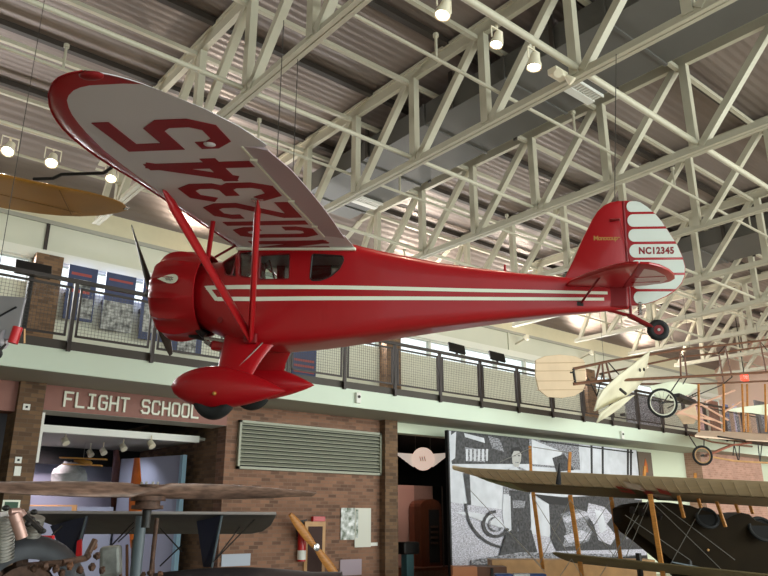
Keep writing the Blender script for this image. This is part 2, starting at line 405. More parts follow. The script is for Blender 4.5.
# spot lamps
def spot(x, y, z, label, aim=(0, 0, -1), power=60, warm=(1, .82, .6), real=True, size=1.0, top=None):
    t = thing('spot_lamp', label, 'spotlight', (x, y, z), 'spot lamps on the roof pipes'); s = size; a = V(aim).normalized(); o = V((x, y, z))
    MB().lathe([(-.12*s, .03*s), (-.11*s, .055*s), (-.03*s, .065*s), (.04*s, .09*s), (.09*s, .095*s), (.085*s, .08*s), (.03*s, .06*s)], o, a, 14).build('lamp_housing', M['lampw'], t, smooth=True)
    MB().lathe([(.05*s, .01), (.055*s, .078*s), (.07*s, .07*s), (.075*s, .01)], o, a, 14).build('bulb', M['bulb'], t, smooth=True)
    tp = top or z+.25
    MB().bar((x-.11*s, y, z), (x-.11*s, y, z+.17*s), .015).bar((x+.11*s, y, z), (x+.11*s, y, z+.17*s), .015).bar((x-.115*s, y, z+.17*s), (x+.115*s, y, z+.17*s), .02).tube((x, y, z+.17*s), (x, y, tp), .02).build('yoke', M['lampw'], t)
    if real:
        L = bpy.data.lights.new('spot_light', 'SPOT'); L.energy = power; L.color = warm; L.spot_size = math.radians(95); L.spot_blend = .7; L.shadow_soft_size = .08
        lo = bpy.data.objects.new('spot_light', L); COL.objects.link(lo); lo.location = o+a*.12; lo.rotation_euler = a.to_track_quat('-Z', 'Y').to_euler(); lo.parent = t; lo.location = a*.12
    return t
spot(5.62, 5.5, 7.88, 'glowing spot lamp at the top edge, leftmost of those above the fuselage', (-.25, .1, -1), 120, top=8.1, size=1.15)
spot(6.58, 5.45, 7.85, 'glowing spot lamp on the roof pipe, second along from the top edge', (-.2, .1, -1), 120, top=8.1)
spot(7.3, 5.4, 7.8, 'dimmer spot lamp with a wire yoke on the roof pipe left of the second truss', (-.1, .05, -1), 90, top=8.1, size=1.15)
spot(2.35, 13.2, 7.95, 'glowing spot lamp with a tilted yoke at the left edge above the ochre wing', (-.3, -.5, -1), 120, top=8.1, size=1.25)
spot(3.06, 13.1, 7.92, 'glowing spot lamp between the ochre wing and the red wing tip', (-.2, -.5, -1), 120, top=8.1, size=1.25)
spot(4.15, 13.1, 7.95, 'glowing spot lamp seen just under the leading edge of the red wing tip', (-.2, -.4, -1), 100, top=8.1, size=1.15)
# flat emergency lamp beside the second truss
o = at(558, 74, 8.02/ray(558, 74).x); t = thing('emergency_lamp', 'boxy white twin lamp fixed beside the bottom chord of the second truss', 'lamp', o)
MB().box(o, (.3, .16, .1)).build('lamp_body', M['lampw'], t, bevel=.01)
for s in (-1, 1): MB().lathe([(-.08, .03), (.05, .07), (.06, .065)], o+V((.14*s, -.1, -.08)), (s*.5, -.4, -.7), 12).build('lamp_head', M['lampw'], t, smooth=True)
MB().bar(o, V((8.2, o.y, 8.05)), .05).build('bracket', M['steel'], t)
# wall washers along the eave
for i, (x, lab) in enumerate(((7.55, 'seen between the ochre wing and the red cowl'), (-2.5, 'out beyond the left edge over the ochre wing'), (20.6, 'above the linen rudder, nearest the free truss end'), (24.6, 'above the pale twisted elevator'), (28.6, 'glowing behind the bamboo booms'), (15.2, 'behind the fuselage of the red airplane'))):
    o = V((x, 16.45, 7.95)); t = thing('wall_lamp', 'small floodlight washing the cream eave, %s' % lab, 'lamp', o, 'eave floodlights')
    MB().lathe([(-.1, .05), (.06, .12), (.07, .11)], o, (0, .5, 1), 14).build('lamp_housing', M['lampw'], t, smooth=True)
    MB().lathe([(.05, .01), (.055, .1), (.06, .01)], o, (0, .5, 1), 14).build('bulb', M['bulb'], t, smooth=True)
    MB().bar(o, (x, 17.02, 7.8), .04).build('bracket', M['steel'], t)
    L = bpy.data.lights.new('flood', 'SPOT'); L.energy = 700; L.color = (1, .88, .74); L.spot_size = math.radians(150); L.spot_blend = 1; L.shadow_soft_size = .1
    lo = bpy.data.objects.new('flood', L); COL.objects.link(lo); lo.parent = t; lo.location = V((0, .05, .1)); lo.rotation_euler = V((0, -1.0, 1)).to_track_quat('-Z', 'Y').to_euler()

# ================================================================== BALCONY RAILING AND WHAT STANDS THERE
def make_rail():
    x = 3.45; w = 1.38; yy = 11.96
    t = thing('railing_panel', 'x', 'railing', (x, yy, 4.23), 'balcony railing panels')
    MB().bb((x-.03, yy-.03, 4.2), (x+.03, yy+.03, 5.38)).build('post', M['rail'], t)
    m = MB(); a, b = x+.07, x+w-.07
    m.bb((a, yy-.015, 4.44), (a+.035, yy+.015, 5.27)); m.bb((b-.035, yy-.015, 4.44), (b, yy+.015, 5.27)); m.bb((a, yy-.015, 4.44), (b, yy+.015, 4.475)); m.bb((a, yy-.015, 5.235), (b, yy+.015, 5.27))
    m.build('panel_frame', M['rail'], t)
    MB().bb((x-.03, yy-.035, 5.34), (x+w-.03, yy+.035, 5.4)).build('handrail', M['rail'], t)
    m = MB(); n = 21
    for i in range(1, n): q = a+.035+(b-a-.07)*i/n; m.bb((q-.002, yy-.002, 4.47), (q+.002, yy+.002, 5.24))
    for i in range(1, 14): q = 4.47+.77*i/14; m.bb((a+.03, yy-.002, q-.002), (b-.03, yy+.002, q+.002))
    m.build('wire_mesh', M['rail'], t)
    return t
r0 = make_rail()
places = {-2: 'beyond the left edge', -1: 'at the left edge beside the silver model', 0: 'first right of the left brick pier', 1: 'just left of the red cowl', 2: 'directly under the red cowl', 3: 'behind the red landing gear leg',
          4: 'in front of the blue posters under the cabin', 5: 'left of the brick pier under the fuselage', 6: 'first right of the brick pier under the fuselage', 7: 'under the first black floodlight', 8: 'under the second black floodlight',
          9: 'left of the linen rudder', 10: 'below the linen rudder', 11: 'behind the pale twisted elevator', 12: 'behind the spoked wheel on the boom', 13: 'right of the spoked wheel', 14: 'behind the pale pink fabric tail piece', 15: 'among the posters at the right end', 16: 'second from the right end', 17: 'at the right end of the balcony'}
r0['label'] = 'brown mesh railing panel ' + places[0]
for k in range(-2, 18):
    if k: dup(r0, (1.38*k, 0, 0), 'brown mesh railing panel ' + places[k])

def board(name, x0, x1, z0, z1, label, body, bits, cat='poster', y=None, group='display boards upstairs'):
    y = WY-.3 if y is None else y
    t = thing(name, label, cat, ((x0+x1)/2, y, z0), group)
    MB().bb((x0, y-.02, z0), (x1, y+.02, z1)).build('board', M[body], t)
    for (nm_, u0, u1, v0, v1, mm) in bits:
        MB().bb((x0+(x1-x0)*u0, y-.026, z0+(z1-z0)*v0), (x0+(x1-x0)*u1, y-.018, z0+(z1-z0)*v1)).build(nm_, M[mm], t)
    MB().bb((x0+.05, y+.02, (z0+z1)/2-.05), (x1-.05, y+.29, (z0+z1)/2+.05)).build('bracket', M['dark'], t)
board('display_board', 4.6, 5.25, 5.94, 7.22, 'navy display board with a red strip, first right of the left brick pier', 'navyb', [('photo_print', .45, .95, .05, .42, 'posterp'), ('heading', .1, .8, .82, .87, 'posterr'), ('text_strip', .1, .8, .50, .56, 'posterr'), ('photo_print', .2, .8, .6, .75, 'posterp')])
board('display_board', 5.45, 6.17, 5.84, 7.22, 'navy display board with a large grey group photograph, second from the left brick pier', 'navyb', [('photo_print', .0, 1, .0, .5, 'posterp'), ('heading', .1, .9, .86, .9, 'posterr'), ('text_strip', .1, .9, .68, .71, 'posterr')])
board('display_board', 6.36, 7.0, 5.75, 7.22, 'navy framed display board nearest the red cowl', 'navyb', [('photo_print', .12, .88, .12, .6, 'posterp'), ('heading', .1, .9, .85, .9, 'posterr')])
board('display_board', 7.2, 8.0, 5.6, 7.2, 'navy display board half hidden behind the bottom of the red cowl', 'navyb', [('photo_print', .2, .8, .0, .3, 'posterp')])
board('display_board', 9.6, 10.35, 5.35, 6.9, 'blue and grey display board under the cabin, left of the striped one', 'navyb', [('photo_print', .2, .75, .05, .4, 'posterp')])
board('display_board', 10.7, 11.5, 5.35, 6.9, 'navy display board with red lines under the rear cabin window', 'navyb', [('text_strip', .08, .92, .1, .14, 'posterr'), ('text_strip', .08, .92, .2, .24, 'posterr'), ('text_strip', .08, .92, .3, .34, 'posterr')])
board('display_board', 26.2, 28.8, 4.7, 6.6, 'large dark grey photograph board behind the pale twisted elevator', 'posterp', [('photo_print', .02, .98, .02, .3, 'ph_d'), ('photo_print', .02, .98, .3, .98, 'ph_m')], y=16.2)
# music stand style reading desk and lamp boxes on the rail
a, b = onY(15, 266, 12.45), onY(51, 273, 12.45); p = (a+b)/2
t = thing('reading_desk', 'black sloping reading desk on the balcony in front of the left brick pier', 'desk', (p.x, 12.45, 4.38))
MB().box((p.x, 12.45, p.z), (b.x-a.x, .08, .24), Euler((-.25, 0, 0)).to_matrix()).build('desk_top', M['dark'], t, bevel=.01)
MB().bb((p.x-.04, 12.47, 4.23), (p.x+.04, 12.55, p.z-.05)).build('leg', M['dark'], t)
for x, lab in ((12.35, 'left of the pair under the fuselage'), (13.8, 'right of the pair under the fuselage')):
    t = thing('floodlight', 'flat black floodlight standing on the balcony rail, %s' % lab, 'lamp', (x, 12.0, 5.4), 'rail floodlights')
    MB().box((x, 12.0, 5.56), (.44, .06, .26), Euler((-.5, .14, -.3)).to_matrix()).build('lamp_body', M['dark'], t, bevel=.01)
    MB().bb((x-.02, 11.98, 5.402), (x+.02, 12.02, 5.50)).build('bracket', M['dark'], t)
for px, py, lab in ((357.5, 398, 'above the louvre, left of the brick pier'), (621.5, 435, 'above the mural, right of the linen rudder')):
    p = onY(px, py, 11.98); t = thing('camera_box', 'small white box on the balcony edge, %s' % lab, 'camera', p, 'small boxes on the balcony edge')
    MB().bb(p+V((-.06, -.05, -.11)), p+V((.06, .02, .11))).build('housing', M['white'], t, bevel=.008)
    MB().lathe([(0, .03), (.02, .03), (.022, .01)], p+V((0, -.05, .02)), (0, -1, 0), 10).build('lens', M['dark'], t)

# ================================================================== LOWER WALL
t = thing('louver_vent', 'wide grey louvred vent set high in the brick wall', 'vent', (9.15, BY, 2.6))
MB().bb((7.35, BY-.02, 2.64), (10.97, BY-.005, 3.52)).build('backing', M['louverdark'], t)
m = MB()
for a, b in (((7.3, BY-.09, 2.6), (11.02, BY-.0, 2.65)), ((7.3, BY-.09, 3.51), (11.02, BY, 3.56)), ((7.3, BY-.09, 2.6), (7.35, BY, 3.56)), ((10.97, BY-.09, 2.6), (11.02, BY, 3.56))): m.bb(a, b)
m.build('frame', M['louver'], t)
m = MB()
for i in range(11):
    z = 2.68+i*.079; m.add([(7.34, BY-.08, z), (10.98, BY-.08, z), (10.98, BY-.015, z+.055), (7.34, BY-.015, z+.055), (7.34, BY-.08, z+.012), (10.98, BY-.08, z+.012), (10.98, BY-.015, z+.067), (7.34, BY-.015, z+.067)], [(0, 1, 2, 3), (4, 7, 6, 5), (0, 4, 5, 1), (2, 6, 7, 3), (0, 3, 7, 4), (1, 5, 6, 2)])
m.build('slats', M['louver'], t)

# FLIGHT SCHOOL lettering: square strokes with cut corners, each letter its own piece of the sign
G = {  # strokes on a 0..1 (x) by 0..1 (z) cell
 'F': [[(0, 0), (0, 1), (.95, 1)], [(0, .52), (.75, .52)]], 'L': [[(0, 1), (0, 0), (.95, 0)]], 'I': [[(.5, 0), (.5, 1)], [(.15, 1), (.85, 1)], [(.15, 0), (.85, 0)]],
 'G': [[(1, .85), (.85, 1), (.15, 1), (0, .85), (0, .15), (.15, 0), (.85, 0), (1, .15), (1, .5), (.55, .5)]], 'H': [[(0, 0), (0, 1)], [(1, 0), (1, 1)], [(0, .52), (1, .52)]],
 'T': [[(.5, 0), (.5, 1)], [(0, 1), (1, 1)]], 'S': [[(1, .85), (.85, 1), (.15, 1), (0, .85), (0, .65), (.15, .52), (.85, .5), (1, .36), (1, .15), (.85, 0), (.15, 0), (0, .15)]],
 'C': [[(1, .8), (.85, 1), (.15, 1), (0, .85), (0, .15), (.15, 0), (.85, 0), (1, .2)]], 'O': [[(0, .15), (0, .85), (.15, 1), (.85, 1), (1, .85), (1, .15), (.85, 0), (.15, 0), (0, .15)]]}
cnt = [0]
def strokes(mb, segs, P, w, ext, end=.5):
    for st in segs:
        pts = [P(*a) for a in st]; n = len(pts); closed = (pts[0]-pts[-1]).length < 1e-6
        def turn(k):
            if closed and k in (0, n-1): a, b, c = pts[n-2], pts[0], pts[1]
            elif k == 0 or k == n-1: return None
            else: a, b, c = pts[k-1], pts[k], pts[k+1]
            return (b-a).angle(c-b)
        for k in range(n-1):
            pa, pb = pts[k], pts[k+1]; d = (pb-pa).normalized(); nn = d.cross(V(ext).normalized()).normalized()*w/2
            ex = []
            for q in (k, k+1):
                th = turn(q); ex.append(w*end*(.98 if th is None else 0) if th is None else min(w*.7, w/2*math.tan(th/2)))
            pa = pa-d*ex[0]; pb = pb+d*ex[1]
            cnt[0] += 1; mb.prism([pa-nn, pb-nn, pb+nn, pa+nn], V(ext)*(1+.04*(cnt[0] % 7)))
x = 3.89; t = thing('wall_sign', 'pale raised capital letters FLIGHT SCHOOL on the red lintel', 'sign', (5.2, BY, 3.5))
for ch in 'FLIGHT SCHOOL':
    if ch != ' ':
        m = MB(); strokes(m, G[ch], lambda u, v, x=x: V((x-.004+u*.132, BY-.002, 3.525+v*.235)), .037, (0, -.03, 0)); m.build('letter', M['cream_p'], t)
    x += .1985
# alcove contents
tag(MB().bb((3.56, 14.05, 3.14), (6.85, 14.19, 3.27)).build('ceiling_beam', M['white']), 'long white beam hung across the front of the flight school alcove', 'beam')
tag(MB().bb((3.545, BY-.02, 2.55), (3.60, BY+.42, 3.38)).build('sliding_door', M['white']), 'narrow white door panel seen edge-on against the left brick pier', 'door')
for px, py, D, lab in ((65, 441, 14.0, 'leftmost, turned away'), (90, 453, 15.6, 'second from the left, low near the model'), (103, 451, 15.4, 'third from the left'), (123, 447, 14.8, 'second from the right'), (151, 444, 14.2, 'rightmost, nearest the end of the white beam')):
    p = at(px, py, D); t = thing('track_lamp', 'small white track lamp under the alcove ceiling, %s' % lab, 'spotlight', p, 'alcove track lamps')
    MB().lathe([(-.08, .03), (-.05, .06), (.07, .07), (.075, .05)], p, (.2, -.6, -.7), 12).build('lamp_housing', M['lampw'], t, smooth=True)
    MB().tube(p, (p.x, p.y, 3.205), .015).build('stem', M['lampw'], t)
p = onY(62, 480, 17.2)
tag(MB().sphere(p+V((.05, -.3, .06)), .36, .28, .30, 14, 9, .17).build('grey_boulder', M['rock'], smooth=True), 'grey crumpled boulder standing in the alcove behind the worn propeller', 'rock')
sbox('wall_alcove_plinth', (4.3, 16.65, 0), (6.2, 17.5, 1.9), M['lav'])
def panel_lines(px0, py0, px1, py1, py2, py3, Y0, Y1, th, name, mats, label):
    a = onY(px0, py0, Y0); b = onY(px1, py1, Y1); e = V((0, th, 0))
    return tag(MB().prism([(a.x, Y0, .0), (b.x, Y1, .0), (b.x, Y1, b.z), (a.x, Y0, a.z)], e).build(name, mats), label, 'panel')
panel_lines(122, 459, 182, 455, 0, 0, 16.5, 14.7, .05, 'lavender_screen', M['lav'], 'pale lavender display panel standing at the right of the alcove')
a = onY(184.0, 455, 14.62)
MB().bb((a.x-.05, 14.55, 0), (a.x+.04, 14.69, a.z)).build('edge_post', mat('pale_blue', (150, 184, 204), .6), bpy.data.objects['lavender_screen'])
def blade(px0, py0, px1, py1, D, w, m, label, name='propeller_blade', th=.05):
    a, b = at(px0, py0, D), at(px1, py1, D); d = (b-a); L = d.length; d.normalize(); n = HF.copy(); s = d.cross(n).normalized(); secs = []
    for k in range(13):
        u = k/12; ww = w*(.35+.65*math.sin(PI*min(1, .12+u*.8)))/2; o = a+d*L*u; tw_ = (u-.5)*1.1
        sx = s*math.cos(tw_)+n*math.sin(tw_); nx = n*math.cos(tw_)-s*math.sin(tw_)
        secs.append([o+sx*ww*math.cos(q)+nx*th*.5*math.sin(q) for q in [2*PI*i/12 for i in range(12)]])
    return tag(MB().loft(secs).build(name, M[m], smooth=True), label, 'propeller')
blade(116, 450, 119, 545, 16.6, .30, 'woodd', 'dark brown propeller blade standing upright in the alcove')
blade(137, 458, 134, 548, 14.2, .26, 'orange', 'orange varnished propeller blade in front of the lavender panel')
# hung model biplane
p = onY(83, 462, 16.2); t = thing('model_biplane', 'small yellow model biplane hanging in the alcove', 'model airplane', p)
for dz, w in ((.07, .95), (-.06, .78)): MB().box(p+V((0, 0, dz)), (w, .16, .025), Euler((0, .03, -.6)).to_matrix()).build('wing', M['gold'], t)
MB().lathe([(-.25, .02), (0, .06), (.2, .05), (.25, .02)], p, (.3, -.6, -.1), 10).build('fuselage', M['gold'], t, smooth=True)
MB().tube(p+V((0, 0, .08)), (p.x, p.y, 3.205), .004, 4).build('hanging_wire', M['wire'], t)
# easel, white box and small sign in and beside the alcove
p = at(187, 545, 15.4); t = thing('easel_frame', 'light wooden easel with a dark striped panel beside the brick wall', 'easel', (p.x, p.y, 0))
e1 = RT
for s in (-.15, .13): MB().bar(V((p.x, p.y, 0))+e1*s*1.2, V((p.x, p.y, 1.62))+e1*s*.9, .05).build('leg', M['woodt'], t)
MB().bar(V((p.x, p.y, 1.02))+e1*-.24, V((p.x, p.y, 1.02))+e1*.22, .05, .05).build('crossbar', M['woodt'], t)
MB().box(V((p.x, p.y, 1.35))+HF*.05, (.22, .03, .62), Euler((0, 0, -.7)).to_matrix()).build('picture', M['posterp'], t)
p = at(165, 566, 16.6); tag(MB().box((p.x, p.y, (p.z+.12)/2), (.42, .3, p.z+.12), Euler((0, 0, -.3)).to_matrix()).build('white_box', M['white']), 'white box on the floor of the alcove behind the grey rotor post', 'box')
p = onY(236, 560, BY-.02); tag(MB().box(p, (.62, .02, .22)).build('notice_plate', mat('pale_notice', (178, 184, 198), .6)), 'pale rectangular notice on the brick wall under the grey wing tip', 'sign')
for px, py, w, h, lab in ((26.5, 407, .11, .1, 'upper, with a dark centre'), (18.3, 460, .1, .1, 'middle, with a dark centre'), (17.5, 471, .1, .15, 'lowest and plain')):
    p = onY(px, py, BY-.13); t = thing('wall_plate', 'small white wall plate on the left brick pier, %s' % lab, 'switch', p, 'plates on the left pier')
    MB().box(p, (w, .02, h)).build('plate', M['white'], t)
    if 'dark' in lab: MB().box(p+V((0, -.012, 0)), (.035, .01, .035)).build('socket', M['dark'], t)
p = onY(11, 505.5, BY-.14); t = thing('exit_notice', 'small green and white notice low on the left brick pier', 'sign', p)
MB().box(p, (.26, .02, .17)).build('plate', M['cream_p'], t); MB().box(p+V((0, -.012, 0)), (.2, .01, .11)).build('print', mat('dark_green_print', (50, 84, 60), .6), t)
for px, lab in ((268, 'upper left of the extinguisher'), (293, 'small, beside the extinguisher')):
    pass
# things on the brick wall right of the alcove
p = onY(302, 541, BY-.12); t = thing('fire_extinguisher', 'red fire extinguisher with a white label hanging on the brick wall', 'fire extinguisher', (p.x, p.y, .8))
MB().lathe([(.82, .01), (.83, .085), (1.42, .09), (1.5, .06), (1.53, .03)], (p.x, p.y, 0), ZZ, 18).build('cylinder', M['ext'], t, smooth=True)
MB().lathe([(.86, .088), (1.04, .0905)], (p.x, p.y, 0), ZZ, 18).build('label_band', M['white'], t, smooth=True)
MB().tube((p.x, p.y, 1.52), (p.x, p.y, 1.6), .03).bar((p.x-.12, p.y-.03, 1.6), (p.x+.08, p.y-.03, 1.63), .03).build('valve', M['dark'], t)
MB().path([(p.x-.03, p.y, 1.56), (p.x-.16, p.y-.02, 1.53), (p.x-.15, p.y-.05, 1.3)], .015).build('hose', M['dark'], t)
a = onY(305, 522, BY-.02); t = thing('notice_board', 'tall wooden framed dark notice board on the brick wall', 'notice board', (9.23, BY, .7))
MB().bb((8.98, BY-.05, .55), (9.5, BY-.005, 1.60)).build('frame', M['woodt'], t)
MB().bb((9.06, BY-.06, .6), (9.42, BY-.045, 1.5)).build('panel', mat('brown_felt', (70, 48, 44), .8), t)
MB().bb((9.15, BY-.1, 1.6), (9.45, BY-.02, 1.7)).build('alarm_bell', M['ext'], t)
a, b = onY(290, 514, BY-.36), onY(338, 577, BY-.36); MB(); t = thing('wood_propeller', 'varnished wooden propeller leaning diagonally against the brick wall', 'propeller', b)
d = (b-a).normalized(); L = (b-a).length*1.05; s = d.cross(V((0, 1, 0))).normalized(); secs = []
for k in range(21):
    u = k/20; ww = .04+.055*math.sin(PI*((u*2) % 1 if u not in (0, .5, 1) else 0))**.7 if u not in (.5,) else .06; o = a+d*L*u
    secs.append([o+s*ww*math.cos(q)+V((0, 1, 0))*.03*math.sin(q) for q in [2*PI*i/10 for i in range(10)]])
MB().loft(secs).build('blades', M['wood'], t, smooth=True)
MB().lathe([(0, .07), (.02, .075), (.03, .03)], a+d*L*.5+V((0, -.03, 0)), (0, -1, 0), 16).build('hub_plate', M['chrome'], t, smooth=True)
t = thing('wall_display', 'clear wall display with a painted-on window reflection and white card on the brick wall', 'picture', (10.3, BY, .6))
MB().bb((9.92, BY-.03, 1.22), (10.3, BY-.015, 1.88)).build('garden_reflection', mat('garden_reflection', (120, 150, 90), .5, var=.7, vscale=8, col2=(236, 240, 236)), t)  # mirrored window and garden greenery painted on as colour
MB().bb((10.3, BY-.035, 1.06), (10.75, BY-.02, 1.88)).build('white_card', M['header'], t)
MB().bb((10.32, BY-.045, 1.25), (10.38, BY-.03, 1.85)).build('window_print', mat('garden_reflection2', (110, 140, 90), .5, var=.6, vscale=9, col2=(220, 230, 220)), t)
MB().bb((10.75, BY-.03, 1.08), (10.95, BY-.015, 1.15)).build('caption', M['white'], t)
MB().bb((9.92, BY-.03, .5), (10.5, BY-.015, .82)).build('lower_card', mat('lower_card', (168, 150, 160), .6), t)

# gallery right of the pier
t = thing('wing_sign', 'pale round sign with spread wings hung in the dark gallery', 'sign', at(423, 459, 19.8))
c = onY(423, 459, 14.6)
N_ = -HF
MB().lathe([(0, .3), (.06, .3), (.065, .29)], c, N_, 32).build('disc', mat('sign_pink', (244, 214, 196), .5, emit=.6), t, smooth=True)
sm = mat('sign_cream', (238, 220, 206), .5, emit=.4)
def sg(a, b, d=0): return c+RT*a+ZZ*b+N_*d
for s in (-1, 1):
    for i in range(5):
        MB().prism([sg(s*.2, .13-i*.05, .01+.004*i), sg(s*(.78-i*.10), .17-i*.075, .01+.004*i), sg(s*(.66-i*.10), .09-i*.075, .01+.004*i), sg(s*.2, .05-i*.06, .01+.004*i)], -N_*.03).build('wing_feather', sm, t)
for i in range(3): MB().bar(sg(-.09+i*.06, .06, .07), sg(-.06+i*.06, -.06, .07), .02, .006, up=N_).build('monogram', mat('monogram_grey', (190, 150, 140), .6), t)
MB().tube(sg(-.2, .25), V((*sg(-.2, 0).xy, 3.8)), .006).tube(sg(.2, .25), V((*sg(.2, 0).xy, 3.8)), .006).build('hanging_wire', M['wire'], t)
a = onY(397, 490, 17.3); b = onY(411, 540, 17.3)
t = thing('sunset_banner', 'orange and purple sunset banner with a black tree in the gallery', 'banner', ((a.x+b.x)/2, 17.3, 0))
MB().bb((a.x-.4, 17.3, .0), (b.x+.0, 17.33, a.z)).build('print', M['sunset'], t)
m = MB(); 
for i in range(26): p = V((random.uniform(a.x-.05, b.x-.02), 17.27, random.uniform(b.z+.1, a.z-.05))); m.sphere(p, random.uniform(.04, .09), .01, random.uniform(.05, .12), 8, 5)
m.bar((a.x+.12, 17.29, b.z-.2), (a.x+.2, 17.29, a.z-.2), .03, .01); m.build('tree_print', M['ph_k'], t)
MB().bb((a.x-.4, 17.27, .0), (b.x, 17.31, .7)).build('ground_print', mat('dusk_purple', (60, 36, 66), .6), t)
p = onY(432, 560, 16.3)
t = thing('elevator_case', 'tall dark wooden cabinet with a rounded top in a glass enclosure', 'cabinet', (p.x, p.y, .3))
zb, zt = .35, onY(432, 499, 16.3).z; xa, xb = onY(412.5, 540, 15.9).x, onY(456, 540, 15.9).x
m = MB(); w = .42; pts = [(p.x-w, p.y, zb), (p.x-w, p.y, zt-.22)]+[(p.x-w*math.cos(q)*1, p.y, zt-.22+.22*math.sin(q)) for q in [PI*i/8 for i in range(1, 8)]]+[(p.x+w, p.y, zt-.22), (p.x+w, p.y, zb)]
m.prism(pts, (0, .5, 0)); m.build('case', M['woodd'], t)
MB().bb((p.x-.1, p.y-.02, zb+.1), (p.x+.3, p.y, zt-.3)).build('opening', M['blackp'], t)
m = MB()
for z in (1.25, 1.1, .95, 1.4): m.bb((p.x-.05, p.y-.06, z), (p.x+.22, p.y-.02, z+.06))
m.build('machine_parts', M['rust'], t)
MB().bb((xa, p.y-.5, .0), (xb, p.y-.49, zt+.35)).build('glass_front', M['glass'], t)
MB().bb((xa, p.y-.48, .0), (xb, p.y+.6, zb)).build('base', M['woodd'], t)
MB().bb((p.x-.03, p.y-.52, zb), (p.x+.0, p.y-.48, zt+.35)).build('mullion', M['dark'], t)
MB().bb((xa, p.y+.55, zb), (xb, p.y+.6, zt+.4)).build('back_panel', mat('warm_grey_panel', (150, 120, 110), .6), t)
p = at(407.5, 556, 17.3); t = thing('viewer_stand', 'dark viewing scope on a teal post in front of the gallery', 'viewer', (p.x, p.y, 0))
MB().box((p.x, p.y, .55), (.22, .2, 1.1)).build('post', M['teal'], t); MB().box((p.x, p.y, p.z+.18), (.5, .34, .28)).build('viewer_head', M['dark'], t, bevel=.04)

# mural
MX0, MX1, MZ0, MZ1, MY = 12.52, 20.7, .63, 3.68, 12.6
def pm(x, y): q = onY(x, y, MY-.053); return (q.x, MY, q.z)
t = thing('photo_mural', 'very large black and white photograph wall of a man beside an old spoked wheel', 'mural', ((MX0+MX1)/2, MY, MZ0))
MB().bb((MX0, MY-.05, 0), (MX1, MY+.05, MZ1)).build('panel', M['ph_k'], t)
INK = ['ph_l', 'ph_m', 'ph_d', 'ph_g', 'ph_k', 'ph_s']; layer = [0]; prn = {}
def ink(pts, m, name='photo_print'):
    layer[0] += 1; e = .051+.0006*layer[0]; mb = prn.setdefault(name, MB())
    q = [V((min(MX1-.02, max(MX0+.045, a)), MY-e, min(MZ1-.01, max(MZ0, c)))) for a, b, c in [pm(*p) for p in pts]]
    mb.cm = INK.index(m); mb.add(q, [tuple(range(len(q)))])
ink([(447, 420), (650, 430), (650, 570), (447, 570)], 'ph_l')
ink([(447, 502), (520, 512), (650, 520), (650, 570), (447, 570)], 'ph_g')
ink([(451, 420), (528, 420), (530, 464), (452, 464), (449, 450)], 'ph_d')
ink([(464, 433), (484, 438), (485, 443), (465, 437)], 'ph_l'); ink([(465, 447), (487, 450), (485, 462), (466, 461)], 'ph_m')
for i in range(6): ink([(466+i*4, 449), (468+i*4, 449), (467.6+i*4, 461), (466+i*4, 461)], 'ph_l')
ink([(488, 436), (500, 439), (504, 452), (492, 448)], 'ph_m')
ink([(447, 436), (456, 430), (455, 458), (448, 462)], 'ph_l')
ink([(528, 425), (578, 438), (580, 470), (530, 466)], 'ph_m'); ink([(531, 430), (548, 446), (562, 452), (556, 466), (532, 464)], 'ph_l')
ink([(552, 458), (564, 454), (574, 470), (556, 472)], 'ph_d')
ink([(581, 438), (632, 450), (630, 478), (581, 472)], 'ph_l')
for a in (590, 601, 626, 629): ink([(a, 444), (a+2.2, 444), (a+2.6, 478), (a+.6, 478)], 'ph_k')
ink([(540, 440), (633, 452), (633, 453.3), (540, 441.6)], 'ph_k')
# the man
ink([(503, 474), (508, 469), (519, 467), (526, 470), (531, 476), (530, 496), (503, 494)], 'ph_m', 'man_print'); ink([(509, 490), (530, 492), (531, 520), (527, 550), (520, 552), (518, 524), (515, 552), (508, 550), (508, 520)], 'ph_d', 'man_print'); ink([(503, 494), (510, 496), (511, 530), (505, 534), (502, 514)], 'ph_l', 'man_print'); ink([(512, 500), (525, 501), (524, 508), (513, 508)], 'ph_m', 'man_print')
ink([(508, 470), (514, 466), (520, 470), (516, 484), (511, 482)], 'ph_l', 'man_print')
ink([(511, 452), (513, 449), (518, 449), (521, 453), (520.5, 461), (518, 467), (514.5, 467), (512, 463)], 'ph_s', 'man_print')
ink([(510.5, 453), (512.5, 447.5), (519, 447), (521.5, 451), (521, 454.5), (518.5, 451), (513.5, 451), (511.6, 455)], 'ph_k', 'man_print')
ink([(513.3, 455.5), (515.2, 455.2), (515.2, 456.2), (513.3, 456.4)], 'ph_k', 'man_print'); ink([(517.4, 455.2), (519.4, 455.4), (519.4, 456.4), (517.4, 456.2)], 'ph_k', 'man_print'); ink([(514.4, 462), (518.4, 462), (518, 463), (515, 463)], 'ph_m', 'man_print')
ink([(529, 494), (556, 508), (549, 537), (531, 534), (530, 512)], 'ph_l')
ink([(548, 498), (590, 496), (645, 500), (645, 549), (556, 551), (550, 538)], 'ph_d'); ink([(560, 514), (577, 509), (590, 513), (586, 524), (592, 532), (588, 541), (574, 546), (562, 547), (566, 530)], 'ph_m'); ink([(563, 536), (580, 530), (590, 534), (586, 540), (568, 543)], 'ph_g'); ink([(562, 518), (584, 511), (588, 515), (566, 523)], 'ph_g'); ink([(588, 503), (604, 507), (612, 516), (606, 524), (616, 536), (610, 545), (598, 540), (593, 524), (586, 514)], 'ph_g'); ink([(594, 509), (602, 512), (606, 530), (600, 533)], 'ph_l'); ink([(620, 508), (630, 506), (636, 530), (626, 540)], 'ph_m')
ink([(533, 494), (570, 498), (572, 506), (548, 504)], 'ph_k'); ink([(596, 492), (634, 494), (634, 506), (606, 502)], 'ph_d')
ink([(463, 473), (469, 474), (470.5, 505), (467.5, 505)], 'ph_d')
